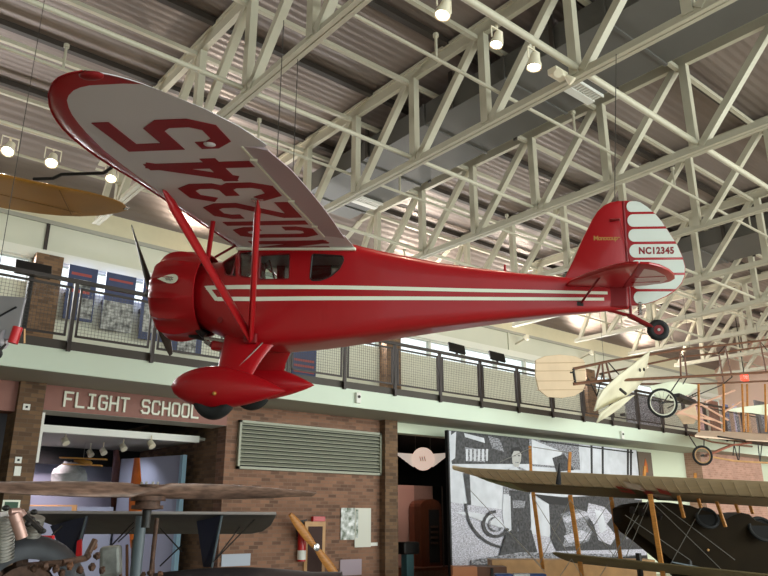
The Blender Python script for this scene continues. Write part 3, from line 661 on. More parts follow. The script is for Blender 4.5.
ink([(453, 512), (470, 512), (498, 517), (505, 527), (500, 528), (470, 517)], 'ph_l')
def arc(cx, cy, r0, r1, a0, a1, m, n=14):
    o = [(cx+r1*math.cos(math.radians(a0+(a1-a0)*i/n)), cy-r1*math.sin(math.radians(a0+(a1-a0)*i/n))) for i in range(n+1)]; k = [(cx+r0*math.cos(math.radians(a0+(a1-a0)*i/n)), cy-r0*math.sin(math.radians(a0+(a1-a0)*i/n))) for i in range(n+1)]
    for i in range(n): ink([o[i], o[i+1], k[i+1], k[i]], m, 'wheel_print')
arc(508, 505, 41.5, 44, 178, 272, 'ph_d'); arc(495, 524, 11, 14, 90, 340, 'ph_d', 12); arc(495, 524, 6, 8, 100, 330, 'ph_m', 8)
ink([(505, 532), (530, 530), (536, 552), (498, 556)], 'ph_d'); ink([(470, 560), (520, 552), (640, 555), (640, 566), (470, 566)], 'ph_m')
for k_, mb in prn.items(): mb.build(k_, [M[i] for i in INK], t, recalc=False)
# low wooden plinths in front of the mural
a = at(492, 560, 15.6); b = at(655, 562, 15.6)
tag(MB().prism([(a.x, a.y, .0), (b.x, b.y, .0), (b.x+.4, b.y+.5, .0), (a.x+.4, a.y+.5, .0)], (0, 0, a.z-.0)).build('wooden_plinth', M['woodt']), 'long tan wooden plinth running in front of the mural', 'plinth')
a = at(467, 566, 15.2); tag(MB().box((a.x-.1, a.y, a.z/2), (.5, .5, a.z+.0), Euler((0, 0, -.7)).to_matrix()).build('orange_crate', mat('orange_crate', (206, 134, 92), .6)), 'orange wooden crate under the left corner of the mural', 'crate')
p = at(490, 566, 15.3); t = thing('wooden_crate', 'brown wooden crate with a dark mark beside the orange crate', 'crate', (p.x, p.y, 0)); R_ = Euler((0, 0, YAW)).to_matrix()
MB().box((p.x, p.y, p.z/2), (.62, .5, p.z), R_).build('body', M['woodb'], t); MB().box(V((p.x, p.y, p.z-.12))-HF*.26, (.06, .02, .2), R_).build('dark_mark', M['dark'], t)
p = at(520, 574, 13.0); t = thing('blue_banner', 'folded blue and white banner on the floor stand at the bottom edge', 'banner', p)
for i, (s, mm) in enumerate(((-.3, 'blue'), (.02, 'ph_l'), (.3, 'blue'))): MB().box(p+RT*s+V((0, 0, -.06)), (.32, .22, .14), R_).build('fold', M[mm], t, bevel=.03)
MB().box((p.x, p.y, (p.z-.13)/2), (.9, .3, p.z-.13), R_).build('stand', M['dark'], t)
p = onY(645, 463, BY-.03); t = thing('flame_picture', 'grey framed picture with a small orange flame on the pale wall', 'picture', p)
MB().box(p+V((0, 0, -.1)), (.8, .04, .9)).build('frame', mat('brown_grey', (110, 96, 84), .6), t)
MB().prism([p+V((-.1, -.024, -.3)), p+V((.1, -.024, -.3)), p+V((.09, -.024, -.05)), p+V((.0, -.024, .15)), p+V((-.09, -.024, -.05))], (0, -.004, 0)).build('flame_print', M['orange'], t)

# ================================================================== THE RED MONOPLANE
EX, EY, EZ = V((.6520, -.7566, -.0499)), V((-.7571, -.6454, -.1017)), V((-.0448, -.1044, .9935))
PO = V((3.587, 8.616, 4.412))
pl = thing('monoplane', 'red high-wing monoplane with white stripes hanging in the middle of the hall', 'airplane', PO)
ez = EZ.normalized(); ey = (EY-ez*EY.dot(ez)).normalized(); ex = ey.cross(ez)
pl.matrix_world = frame_m(PO, ex, ey, ez); OFF[pl.name] = V((0, 0, 0))
if ex.dot(-EX) < 0: raise RuntimeError('frame')
def P(x, y, z): return V((-x, y, z))
def lerp(t, tab):
    if t <= tab[0][0]: return tab[0][1:]
    for a, b in zip(tab, tab[1:]):
        if t <= b[0]:
            u = (t-a[0])/(b[0]-a[0]); return [p+(q-p)*u for p, q in zip(a[1:], b[1:])]
    return tab[-1][1:]
# x, ztop, zbottom, half width, squareness
FT = [(.50, .34, -.45, .40, 2.1), (.62, .36, -.49, .425, 2.3), (.85, .365, -.585, .465, 3.2), (1.08, .47, -.665, .485, 5), (1.16, .55, -.69, .49, 6.5), (1.5, .57, -.72, .49, 8), (2.0, .57, -.675, .485, 8), (2.5, .53, -.605, .455, 7.5), (2.8, .46, -.56, .425, 6.5), (3.16, .39, -.505, .385, 6), (3.52, .32, -.45, .34, 6), (4.0, .26, -.38, .28, 6), (4.46, .21, -.32, .22, 6), (5.0, .165, -.255, .135, 5.5), (5.4, .13, -.22, .072, 4.5), (5.68, .10, -.19, .028, 3)]
def fsec(x, n=56):
    zt, zb, w, e = lerp(x, FT); zc, h = (zt+zb)/2, (zt-zb)/2; o = []
    for i in range(n):
        q = 2*PI*i/n; c, s = math.cos(q), math.sin(q)
        o.append(P(x, w*math.copysign(abs(c)**(2/e), c), zc+h*math.copysign(abs(s)**(2/e), s)))
    return o
def fy(x, z):
    zt, zb, w, e = lerp(x, FT); zc, h = (zt+zb)/2, (zt-zb)/2
    return w*max(0, 1-min(1, abs((z-zc)/h))**e)**(1/e)
xs = [.50, .56, .62, .7, .78, .85, .95, 1.02, 1.08, 1.12, 1.16, 1.25, 1.38, 1.5, 1.7, 1.9, 2.1, 2.3, 2.5, 2.65, 2.8, 3.0, 3.16, 3.35, 3.52, 3.8, 4.0, 4.25, 4.46, 4.75, 5.0, 5.2, 5.4, 5.55, 5.68]
outer = [fsec(x) for x in xs]
mb = MB(); mb.loft(outer)
inner = [];
for x in [x for x in xs if .7 <= x <= 2.9]:
    c = sum(fsec(x), V((0, 0, 0)))/56; inner.append([V((p.x, c.y+(p.y-c.y)*.94, c.z+(p.z-c.z)*.95)) for p in fsec(x)])
mb2 = MB(); mb2.loft(inner)
fus = mb.build('fuselage', M['red'], pl); inn = mb2.build('cut_a', M['redd'], pl)
# window openings cut right through both sides
cuts = [[(1.40, .36), (1.77, .38), (1.78, .07), (1.41, .06)],
        [(2.04, .37), (2.40, .35), (2.42, .30), (2.37, .19), (2.27, .10), (2.16, .055), (2.06, .05), (2.03, .08)],
        [(1.13, .40), (1.30, .42), (1.32, .09), (1.22, .09), (1.16, .11)],
        [(.90, .29), (1.08, .385), (1.12, .10), (.98, .12)]]
cutobs = [inn]
def rnd(poly, r=.03, n=4):
    out = []; N = len(poly)
    for i in range(N):
        a, b, c = [V((*poly[j % N], 0)) for j in (i-1, i, i+1)]; r1 = min(r, (a-b).length*.4, (c-b).length*.4)
        p, q = b+(a-b).normalized()*r1, b+(c-b).normalized()*r1
        for k in range(n+1): u = k/n; m = p*(1-u)**2+b*2*u*(1-u)+q*u*u; out.append((m.x, m.y))
    return out
def far(cp): return [(x, .06+(z-.06)*(1.5 if x > 1.2 else 1.0)) for x, z in cp]
for cpoly in cuts:
    m = MB(); m.prism([P(x, 0, z) for x, z in rnd(cpoly)], (0, .8, 0)); cutobs.append(m.build('cut_b', M['redd'], pl))
    m = MB(); m.prism([P(x, -.8, z) for x, z in rnd(far(cpoly))], (0, .79, 0)); cutobs.append(m.build('cut_b', M['redd'], pl))
dg = bpy.context.evaluated_depsgraph_get()
for c in cutobs:
    b = fus.modifiers.new('Bool', 'BOOLEAN'); b.object = c; b.operation = 'DIFFERENCE'; b.solver = 'EXACT'
dg.update(); me = bpy.data.meshes.new_from_object(fus.evaluated_get(dg)); fus.modifiers.clear(); fus.data = me
for c in cutobs: bpy.data.objects.remove(c)
for p in me.polygons: p.use_smooth = True
me.materials.clear(); me.materials.append(M['red'])
for p in me.polygons: p.material_index = 0
me.set_sharp_from_angle(angle=math.radians(35))
for cpoly, nm_ in zip(cuts, ('door_window', 'rear_window', 'front_window', 'windshield_side')):
    for s in (1, -1):
        m = MB(); pts = rnd(cpoly if s > 0 else far(cpoly)); m.prism([P(x, s*(fy(x, z)-.02), z) for x, z in pts], (0, -s*.006, 0)); w = m.build(nm_, M['cabing'], pl)
        m = MB(); q = pts+[pts[0]]
        for a, b in zip(q, q[1:]): m.tube(P(a[0], s*(fy(*a)-.004), a[1]), P(b[0], s*(fy(*b)-.004), b[1]), .011, 5)
        m.build('window_rim', M['dark'] if 'rear' in nm_ else M['redd'], w, smooth=True)
# cabin insides that show through the glass
MB().box(P(1.02, 0, .0), (.08, .8, .3)).build('instrument_panel', M['dark'], pl)
# windshield on the sloping front of the cabin
m = MB(); m.add([P(.80, -.40, .375), P(.80, .40, .375), P(1.13, .40, .56), P(1.13, -.40, .56)], [(0, 1, 2, 3)]); wsd = m.build('windshield', M['cabing'], pl)
m = MB(); m.tube(P(.80, .41, .36), P(1.15, .41, .56), .016).tube(P(.80, -.41, .36), P(1.15, -.41, .56), .016).tube(P(.78, 0, .38), P(1.15, 0, .57), .014).tube(P(1.04, .45, .1), P(1.14, .43, .54), .016).build('windshield_frame', M['redd'], wsd, smooth=True)
# stripes
def stripe(xa, xb, zf, wf, name='stripe'):
    for s in (1, -1):
        m = MB(); n = 60; vs = []; fs = []
        for i in range(n+1):
            x = xa+(xb-xa)*i/n; zc, hw = zf(x), wf(x)/2
            for z in (zc-hw, zc, zc+hw): vs.append(P(x, s*(fy(x, z)+.004), z))
        for i in range(n):
            for j in (0, 1): fs.append((i*3+j, i*3+j+1, i*3+j+4, i*3+j+3))
        m.add(vs, fs); m.build(name, M['cream_p'], pl, smooth=True)
stripe(.735, 5.44, lambda x: -.028+.012*max(0, (x-4)/1.4), lambda x: .05-.016*max(0, (x-1.5)/4))
stripe(.90, 5.40, lambda x: lerp(x, [(.9, -.170), (1.4, -.172), (2.5, -.155), (4.4, -.115), (5.4, -.088)])[0], lambda x: .05-.016*max(0, (x-1.5)/4))
for s in (1, -1):
    m = MB(); vs = []
    for i in range(9):
        u = i/8; z = -.005-u*.185
        for x in (.735+u*.165-.03+.0, .735+u*.165+.035): vs.append(P(x, s*(fy(x, z)+.0045), z))
    m.add(vs, [(2*i, 2*i+1, 2*i+3, 2*i+2) for i in range(8)]); m.build('stripe_end', M['cream_p'], pl, smooth=True)
# cowl with teardrop bumps
mb = MB(); secs = []; prof = [(.10, .30), (.03, .33), (-.02, .375), (-.025, .42), (.0, .455), (.04, .485), (.08, .50), (.12, .512), (.17, .52), (.22, .525), (.28, .53), (.34, .532), (.40, .532), (.46, .53), (.53, .526), (.60, .52), (.605, .505), (.56, .50)]
N = 112
for k, (x, r) in enumerate(prof):
    ring = []
    for i in range(N):
        q = 2*PI*i/N; ph = ((i/N*14) % 1)-.5
        env = max(0, 1-((x-.22)/.28)**2) if 3 < k < 15 else 0
        b = math.exp(-(ph/.15)**2)*env*.055
        ring.append(P(x, (r+b)*math.cos(q), -.045+(r+b)*math.sin(q)))
    secs.append(ring)
mb.loft(secs, cap=False); cowl = mb.build('engine_cowl', M['red'], pl, smooth=60)
MB().lathe([(0, .02), (0, .31)], P(.10, 0, -.045), (1, 0, 0), 40).build('engine_plate', M['dark'], cowl)
MB().lathe([(0, .3), (0, .507)], P(.52, 0, -.045), (1, 0, 0), 40).build('gap_shade_disc', M['blackp'], cowl)  # black disc, shade of the gap behind the cowl put into colour
m = MB()
for i in range(5):
    q = 2*PI*i/5+.3; d = V((0, math.cos(q), math.sin(q)))
    for k in range(6): m.lathe([(0, .075), (.012, .075)], P(.12, 0, -.045)+d*(.12+.035*k), d, 14)
    m.lathe([(0, .06), (.22, .06)], P(.12, 0, -.045)+d*.1, d, 12)
m.build('engine_cylinder', M['alum'], cowl)
# emblem on the cowl side
def cowlpt(x, z):
    r = .565; zz = z+.045; return P(x, math.sqrt(max(0, r*r-zz*zz))+.012, z)
m = MB(); pts = []
for i in range(24):
    q = 2*PI*i/24; cx = math.cos(q); sx = math.sin(q); u = (cx+1)/2
    pts.append((.15+.27*u, .06+.085*sx*(u**.75)))
mid = cowlpt(.32, .055); vs = [mid]+[cowlpt(*p) for p in pts]
m.add(vs, [(0, i+1, (i+1) % 24+1) for i in range(24)]); em = m.build('emblem', M['cream_p'], cowl, recalc=True)
m = MB()
for a, b in (((.26, .06), (.36, .075)), ((.27, .045), (.36, .05)), ((.29, .09), (.33, .03)), ((.33, .085), (.35, .04))): m.tube(cowlpt(*a)+V((0, .003, 0)), cowlpt(*b)+V((0, .003, 0)), .006, 5)
m.build('emblem_drawing', mat('emblem_grey', (150, 140, 130), .5), em)
# propeller
def propblade(s, name):
    d0 = (P(-.16, .70, .66)-P(-.16, -.60, -.70)).normalized()*s; ax = V((1, 0, 0)); t_ = d0.cross(ax); secs = []
    for k in range(15):
        u = k/14; r = .06+u*.92; w = .075*(math.sin(PI*min(1, .18+u*.74)))**.7+.004; th = .035*(1-u)+.006; a = -(1.0-.6*u)
        sx = t_*math.cos(a)+ax*math.sin(a); nx = ax*math.cos(a)-t_*math.sin(a)
        secs.append([P(-.17, .03, -.02)+d0*r+sx*w*math.cos(q)+nx*th*math.sin(q) for q in [2*PI*i/14 for i in range(14)]])
    return MB().loft(secs)
pr_ = MB().lathe([(-.22, .02), (-.16, .07), (-.05, .085), (.1, .085)], P(-.06, .03, -.02), (-1, 0, 0), 20).build('propeller', M['dark'], pl, smooth=True)
propblade(1, '').build('blade', mat('propeller_metal', (74, 68, 64), .35, .6), pr_, smooth=True)
propblade(-1, '').build('blade', mat('propeller_metal', (74, 68, 64), .35, .6), pr_, smooth=True)
# exhaust, scoop under the nose
MB().tube(P(.56, .2, -.50), P(.66, .2, -.58), .04).tube(P(.42, .1, -.55), P(.66, .1, -.6), .04).build('exhaust', M['dark'], pl, smooth=True)
MB().box(P(.92, .2, -.70), (.28, .22, .12)).build('oil_scoop', M['red'], pl, bevel=.03)
MB().tube(P(.72, .33, -.62), P(1.0, .35, -.66), .022).tube(P(.8, .32, -.7), P(.72, .3, -.66), .03).build('scoop_pipe', M['chrome'], pl, smooth=True)
MB().lathe([(0, .035), (.012, .035), (.014, .02)], P(.95, fy(.95, -.42), -.42), (0, 1, 0), 14).build('fuel_cap', M['redd'], pl, smooth=True)
# ---- wings
LEt = [(0, 1.04), (1.5, 1.01), (2.9, .97), (3.2, .94), (3.57, .955), (3.8, .985), (3.96, 1.025), (4.15, 1.09), (4.31, 1.17), (4.46, 1.265), (4.58, 1.37), (4.66, 1.47), (4.71, 1.58), (4.735, 1.69)]
TEt = [(0, 2.54), (.5, 2.54), (3.1, 2.545), (3.59, 2.50), (3.91, 2.41), (4.21, 2.27), (4.35, 2.17), (4.46, 2.09), (4.57, 2.0), (4.65, 1.91), (4.70, 1.83), (4.735, 1.74)]
RBt = [(0, 1.12), (2.89, 1.13), (3.19, 1.14), (3.6, 1.16), (3.99, 1.23), (4.22, 1.29), (4.37, 1.35), (4.45, 1.41), (4.54, 1.52), (4.575, 1.66), (4.58, 1.70)]
RTt = [(4.55, 2.04), (4.565, 1.95), (4.572, 1.85), (4.578, 1.74), (4.58, 1.70)]
ZU = .45
def thick(y): return .19*max(0.02, 1-(y/4.76)**6)**.6*(1-.25*(y/4.7))
def foil(u, y): # upper, lower offset above ZU for chord fraction u
    t = thick(y); yt = 5*1.0*(.2969*math.sqrt(u)-.126*u-.3516*u*u+.2843*u**3-.1036*u**4)*t
    nose = min(1, u/.12); tip = max(0, (y-3.9)/.84)
    low = (1-nose)**2*t*.42 + (tip**2)*.035*(1)
    return yt*1.5+.005+low*.6, low
AIL = (.95, 3.55)
def wing(s):
    ys = [0, .2, .45, .7, .95, 1.2, 1.6, 2, 2.4, 2.8, 3.1, 3.3, 3.55, 3.75, 3.9, 4.05, 4.2, 4.3, 4.4, 4.46, 4.52, 4.55, 4.57, 4.6, 4.63, 4.66, 4.69, 4.71, 4.725, 4.735]
    up, lo = [], []; rows = []
    for y in ys:
        le, te = lerp(y, LEt)[0], lerp(y, TEt)[0]; rb = lerp(y, RBt)[0] if y < 4.58 else te
        rt_ = te
        if 4.55 <= y < 4.58: rt_ = lerp(y, RTt)[0]
        if AIL[0] < y < AIL[1]: te = 2.30
        xsn = [le+(rb-le)*(k/6)**1.6 for k in range(7)]
        rt_ = min(rt_, te); rt_ = max(rt_, rb)
        xsn += [rb+(rt_-rb)*k/14 for k in range(1, 15)] + [rt_+(te-rt_)*k/2 for k in (1, 2)]
        row = []
        te0 = lerp(y, TEt)[0]
        for x in xsn:
            u = min(1, max(0, (x-le)/max(1e-4, te0-le))); a, b = foil(u, y); row.append((P(x, s*y, ZU+a), P(x, s*y, ZU+b)))
        rows.append(row)
    m = MB(); n = len(rows[0]); K = len(ys)
    for side in (0, 1):
        for k in range(K-1):
            for i in range(n-1):
                ym = (ys[k]+ys[k+1])/2
                red = i < 6 or ym > 4.58 or i >= n-3 and ym > 4.55
                m.cm = 1 if red else 0
                m.add([rows[k][i][side], rows[k][i+1][side], rows[k+1][i+1][side], rows[k+1][i][side]], [(0, 1, 2, 3)])
    m.cm = 0
    for k in range(K-1):
        m.add([rows[k][-1][0], rows[k][-1][1], rows[k+1][-1][1], rows[k+1][-1][0]], [(0, 1, 2, 3)])
    # faces closing the steps at both ends of the aileron bay
    w = m.build('wing', [M['wingw'], M['red']], pl, smooth=50)
    w['label'] = 'white wing with a red leading edge and tip'
    # aileron, hanging a little
    m = MB(); secs = []
    for i in range(13):
        y = AIL[0]+.02+(AIL[1]-AIL[0]-.04)*i/12; te = lerp(y, TEt)[0]; c = te-2.315
        bow = .035*math.sin(PI*(i/12))
        pts = [(2.315, ZU+.055), (2.315, ZU+.0), (2.315+c*.5, ZU-.012), (te+bow, ZU-.035), (te+bow, ZU-.027), (2.315+c*.5, ZU+.03)]
        secs.append([P(a, s*y, b) for a, b in pts])
    m.loft(secs); al = m.build('aileron', mat('shaded_aileron_fabric', (178, 160, 168), .45, var=.04, vscale=1), w, smooth=30)  # wing white darkened, the shade of the droop put into the colour
    # seam strip and hinges
    m = MB()
    m.bar(P(2.30, s*AIL[0], ZU-.004), P(2.30, s*AIL[1], ZU-.004), .014, .01)
    for y in (1.4, 2.25, 3.3): m.bar(P(2.28, s*y, ZU-.012), P(2.34, s*y, ZU-.018), .012, .02)
    m.build('hinge_strip', M['cream_p'], w)
    return w
wl = wing(1); wr = wing(-1)
let = mat('letter_red', (134, 10, 24), .55)
# wing letters on the underside of the left wing, cut-corner block characters, tops towards the leading edge
c_ = .2
WG = {'5': [[(1, 1), (0, 1), (0, .56), (.78, .56), (1, .42), (1, .16), (.78, 0), (.22, 0), (0, .14), (0, .2)]],
      '4': [[(.78, 0), (.78, 1), (0, .34), (1, .34)]],
      '3': [[(0, .86), (.22, 1), (.78, 1), (1, .86), (1, .64), (.78, .52), (.4, .52)], [(.78, .52), (1, .4), (1, .16), (.78, 0), (.22, 0), (0, .16)]],
      '2': [[(0, .8), (0, .86), (.22, 1), (.78, 1), (1, .86), (1, .62), (0, .12), (0, 0), (1, 0)]],
      '1': [[(.5, 0), (.5, 1)]], 'C': [[(1, .76), (1, .86), (.78, 1), (.22, 1), (0, .86), (0, .14), (.22, 0), (.78, 0), (1, .14), (1, .24)]],
      'N': [[(0, 0), (0, 1), (1, 0), (1, 1)]]}
for ch, y0, y1 in (('5', 3.53, 4.07), ('4', 2.83, 3.33), ('3', 2.27, 2.75), ('2', 1.69, 2.19), ('1', 1.42, 1.60), ('C', .95, 1.37), ('N', .40, .80)):
    m = MB(); w = .135; ya, yb = y0+w/2, y1-w/2; m = MB()
    strokes(m, WG[ch], lambda u, v: P(2.255-w/2-v*(.90-w), ya+(yb-ya)*u, ZU-.001), w, (0, 0, -.004))
    m.build('wing_letter', let, wl)
MB().lathe([(0, .05), (.01, .045), (.02, .02)], P(2.07, 3.62, ZU), (0, 0, -1), 14).build('inspection_cover', M['wingw'], wl, smooth=True)
MB().sphere(P(1.74, 4.71, ZU+.012), .085, .045, .025, 12, 8).build('tip_light', M['redd'], wl, smooth=True)
m = MB(); m.path([P(1.02, 3.2, .45), P(.95, 3.2, .40), P(.56, 3.2, .40), P(.48, 3.2, .365), P(.30, 3.2, .365)], .014).build('pitot_tube', M['dark'], wl, smooth=True)
# fillet between the wing root and the cabin
for s in (1, -1): MB().bar(P(1.1, s*.50, .44), P(2.56, s*.47, .43), .05, .035).build('root_fairing', M['cream_p'], pl, bevel=.008)
# struts
for s in (1, -1):
    j = P(1.36, s*.50, -.64)
    for (x, y, r, lab) in ((1.20, 2.62, .062, 'front'), (1.99, 2.28, .064, 'rear')):
        top = P(x, s*y, ZU+.0)
        sm_ = MB(); d = top-j; sm_.tube(j, j+d*.92, r, 12, ell=.5, up=(1, 0, 0)).tube(j+d*.92, top, r, 12, r2=.018, ell=.5, up=(1, 0, 0))
        o = sm_.build('lift_strut', M['red'], pl, smooth=True)
        if lab == 'rear': MB().tube(j+d*.93, top+V((0, 0, .01)), .02).box(top, (.12, .05, .02)).build('strut_fitting', M['chrome'], o)
    fr = P(1.20, s*2.62, ZU)-j; MB().tube(j+fr*.56, P(1.26, s*1.60, ZU), .026, 10).build('jury_strut', M['red'], pl, smooth=True)
    MB().box(j+V((0, 0, -.0)), (.16, .07, .12)).build('strut_shoe', M['redd'], pl, bevel=.015)
# ---- landing gear
for s in (1, -1):
    py = .62; dz = 0 if s > 0 else .15
    top = [(.98, -.58), (1.62, -.66)]; bot = [(1.00, -1.12+dz), (1.44, -1.08+dz)]
    m = MB(); secs = []
    for k in range(7):
        u = k/6; ym = s*(.34+(py-.36)*u); xa = top[0][0]+(bot[0][0]-top[0][0])*u; xb = top[1][0]+(bot[1][0]-top[1][0])*u - .02*math.sin(PI*u)
        za = top[0][1]+(bot[0][1]-top[0][1])*u; zb2 = top[1][1]+(bot[1][1]-top[1][1])*u; th = .10-.02*u; ring = []
        for i in range(20):
            q = 2*PI*i/20; cx, sx = math.cos(q), math.sin(q); w_ = (1-cx)/2
            ring.append(P(xa+(xb-xa)*w_, ym+th*sx*(1-.3*w_), za+(zb2-za)*w_))
        secs.append(ring)
    m.loft(secs); m.build('gear_leg', M['red'], pl, smooth=True)
    m = MB(); secs = []; zc = -1.225+dz
    for k in range(25):
        u = k/24; x = .48+1.37*u; g = (1-((.40-u)/.40)**2.0)**.68 if u < .40 else (1-((u-.40)/.60)**1.6)
        h = .250*max(0, g)**.92+.003; w_ = .15*max(0, g)**.8+.004
        secs.append([P(x, s*py+w_*math.cos(q), zc+h*(math.sin(q) if math.sin(q) > 0 else .92*math.sin(q))-.02*u) for q in [2*PI*i/20 for i in range(20)]])
    m.loft(secs); pant = m.build('wheel_pant', M['red'], pl, smooth=True)
    m = MB(); m.torus(P(1.02, s*py, -1.33+dz), (0, 1, 0), .175, .085, 32, 10); tyre = m.build('wheel', M['black'], pl, smooth=True)
    MB().lathe([(-.05, .12), (.05, .12)], P(1.02, s*py, -1.33+dz), (0, 1, 0), 20).build('hub', M['dark'], tyre)
    MB().lathe([(0, .022), (.02, .02), (.03, .01)], P(1.08, s*(py+.148), -1.30+dz), (0, s, 0), 10).build('axle_cap', M['gold'], pant, smooth=True)
    MB().tube(P(1.5, s*.42, -.66), P(1.22, s*(py+.02), -1.06+dz), .007).build('brace_wire', M['wire'], pl)
# ---- tail
def slab(pts, y0, th, edge=.35): # rounded-edge vertical surface in the x-z plane
    c = V((sum(p[0] for p in pts)/len(pts), 0, sum(p[1] for p in pts)/len(pts))); rings = []
    for f, y in ((.985, -th/2*.6), (1, -th/2*.2), (1, th/2*.2), (.985, th/2*.6)): rings.append([P(c.x+(x-c.x)*f, y0+y, c.z+(z-c.z)*f) for x, z in pts])
    m = MB(); a = [P(c.x+(x-c.x)*.86, y0-th/2, c.z+(z-c.z)*.86) for x, z in pts]; b = [P(c.x+(x-c.x)*.86, y0+th/2, c.z+(z-c.z)*.86) for x, z in pts]
    m.loft([a]+rings+[b]); return m
finp = [(4.955, .15), (5.06, .365), (5.19, .66), (5.30, .885), (5.36, .98), (5.43, 1.05), (5.51, 1.09), (5.60, 1.105), (5.645, 1.105), (5.68, .10), (5.5, .11)]
slab(finp, 0, .055).build('fin', M['red'], pl, smooth=30)
RUD = [(5.66, 1.108), (5.74, 1.105), (5.85, 1.08), (5.93, 1.02), (6.01, .94), (6.09, .83), (6.17, .69), (6.24, .56), (6.29, .42), (6.315, .30), (6.305, .20), (6.27, .11), (6.2, .03), (6.1, -.04), (5.97, -.10), (5.86, -.135), (5.76, -.15), (5.70, -.15)]
rud = slab(RUD, 0, .05).build('rudder', M['red'], pl, smooth=30)
def rx(z): # rudder trailing edge at height z
    q = RUD[1:-1]
    for a, b in zip(q, q[1:]):
        if b[1] <= z <= a[1]: return a[0]+(b[0]-a[0])*(a[1]-z)/max(1e-6, a[1]-b[1])
    return 5.8
bars = [(1.095, .955, 5.70), (.935, .775, 5.705), (.755, .595, 5.71), (.572, .405, 5.715), (.385, .225, 5.725), (.205, .035, 5.73), (.015, -.135, 5.745)]
for s in (1, -1):
    for zt, zb, xl in bars:
        zt -= .005; zb += .005; xl -= .012
        r = (zt-zb)/2; zc = (zt+zb)/2; pts = [(xl+r*.8-r*.8*math.sin(PI*i/10), zc+r*math.cos(PI*i/10)) for i in range(11)]
        rt2 = [(max(xl+r, rx(z)-.012), z) for z in [zb+(zt-zb)*i/8 for i in range(9)]]
        m = MB(); m.prism([P(x, s*.0255, z) for x, z in pts+rt2], (0, s*.003, 0)); m.build('rudder_bar', M['rudw'], rud)
    fm = frame_m(P(6.0, s*.0295, .487), V((-s, 0, 0)), V((0, 0, 1)), V((0, s, 0)))
    text_obj('registration', 'NC12345', .108, fm @ Matrix.Diagonal((.84, 1.0, 1, 1)), let, rud, extrude=.001, bold=.005, spacing=1.1)
    text_obj('maker_name', 'Monocoupe', .075, frame_m(P(5.455, s*.030, .645), V((-s, 0, 0)), V((0, 0, 1)), V((0, s, 0))), M['gold'], bpy.data.objects['fin'], extrude=.001, bold=.002, spacing=.8)
MB().tube(P(5.50, .03, .86), P(5.60, .10, .85), .02, r2=.012).tube(P(5.60, .06, .85), P(5.74, .03, .22), .004, 5).build('rudder_horn', M['redd'], pl)
MB().tube(P(5.655, 0, 1.10), P(5.69, 0, -.15), .024, 10).build('rudder_post', M['redd'], pl, smooth=True)
def stab(s):
    z = .07
    pts = [(4.96, .06), (5.00, .30), (5.14, .66), (5.30, .96), (5.40, 1.10), (5.50, 1.19), (5.58, 1.21), (5.60, 1.20), (5.62, .02)]
    el = [(5.62, .05), (5.61, 1.20), (5.70, 1.19), (5.82, 1.08), (5.95, .88), (6.05, .66), (6.09, .48), (6.07, .34), (6.0, .24), (5.88, .16), (5.74, .08)]
    def hs(pp, zo, th):
        c = (sum(p[0] for p in pp)/len(pp), sum(p[1] for p in pp)/len(pp)); R = []
        for f, dz in ((.86, -th/2), (.99, -th*.25), (1, 0), (.99, th*.25), (.86, th/2)): R.append([P(c[0]+(x-c[0])*f, s*(c[1]+(y-c[1])*f), zo+dz) for x, y in pp])
        return MB().loft(R)
    st = hs(pts, z, .05).build('stabilizer', M['red'], pl, smooth=30)
    e = hs(el, z-.0, .045).build('elevator', M['red'], pl, smooth=30)
    m = MB(); m.add([P(5.70, s*.12, z-.0235), P(5.68, s*1.02, z-.0235), P(5.80, s*.94, z-.0235), P(5.94, s*.72, z-.0235), P(6.01, s*.5, z-.0235), P(5.98, s*.33, z-.0235), P(5.86, s*.2, z-.0235)], [tuple(range(7))])
    ww = m.build('reflection_panel', mat('pale_pink_reflection', (206, 170, 170), .4), e);  # whitish reflection on the underside painted as a pale patch
    m = MB()
    for y in (.35, .62): m.bar(P(5.66, s*y, z-.026), P(5.95, s*(y+.05), z-.026), .02, .006)
    m.build('rib', M['red'], e)
    MB().tube(P(5.14, s*.10, -.14), P(5.30, s*.62, z-.01), .018, 8, ell=.6, up=(1, 0, 0)).build('stabilizer_strut', M['redd'], pl, smooth=True)
    MB().box(P(5.13, s*.10, -.15), (.07, .05, .05)).build('strut_fitting', M['dark'], pl)
stab(1); stab(-1)
MB().box(P(5.56, 0, .0), (.22, .12, .36)).build('tail_cover', M['redd'], pl, bevel=.02)
# tail wheel
m = MB(); m.tube(P(5.45, 0, -.20), P(5.70, 0, -.27), .02).tube(P(5.68, .02, -.26), P(5.93, .02, -.40), .024).tube(P(5.68, -.03, -.26), P(5.93, -.03, -.40), .024).tube(P(5.70, 0, -.12), P(5.70, 0, -.26), .016).build('tail_spring', M['redd'], pl, smooth=True)
m = MB()
for i in range(7): m.torus(P(5.80, .01, -.12-i*.022), (0, 0, 1), .022, .007, 12, 5)
m.build('coil_spring', M['chrome'], pl, smooth=True)
m = MB(); m.torus(P(5.99, 0, -.43), (0, 1, 0), .080, .042, 28, 10); tw_ = m.build('tail_wheel', M['black'], pl, smooth=True)
MB().lathe([(-.035, .02), (-.03, .062), (.03, .062), (.035, .02)], P(5.99, 0, -.43), (0, 1, 0), 18).build('rim', M['redd'], tw_, smooth=True)
MB().lathe([(-.05, .016), (.05, .016)], P(5.99, 0, -.43), (0, 1, 0), 10).build('hub', M['alum'], tw_)
MB().tube(P(4.28, 0, .22), P(4.28, 0, .34), .022, 8, r2=.012).build('fuselage_stub', M['red'], pl, smooth=True)
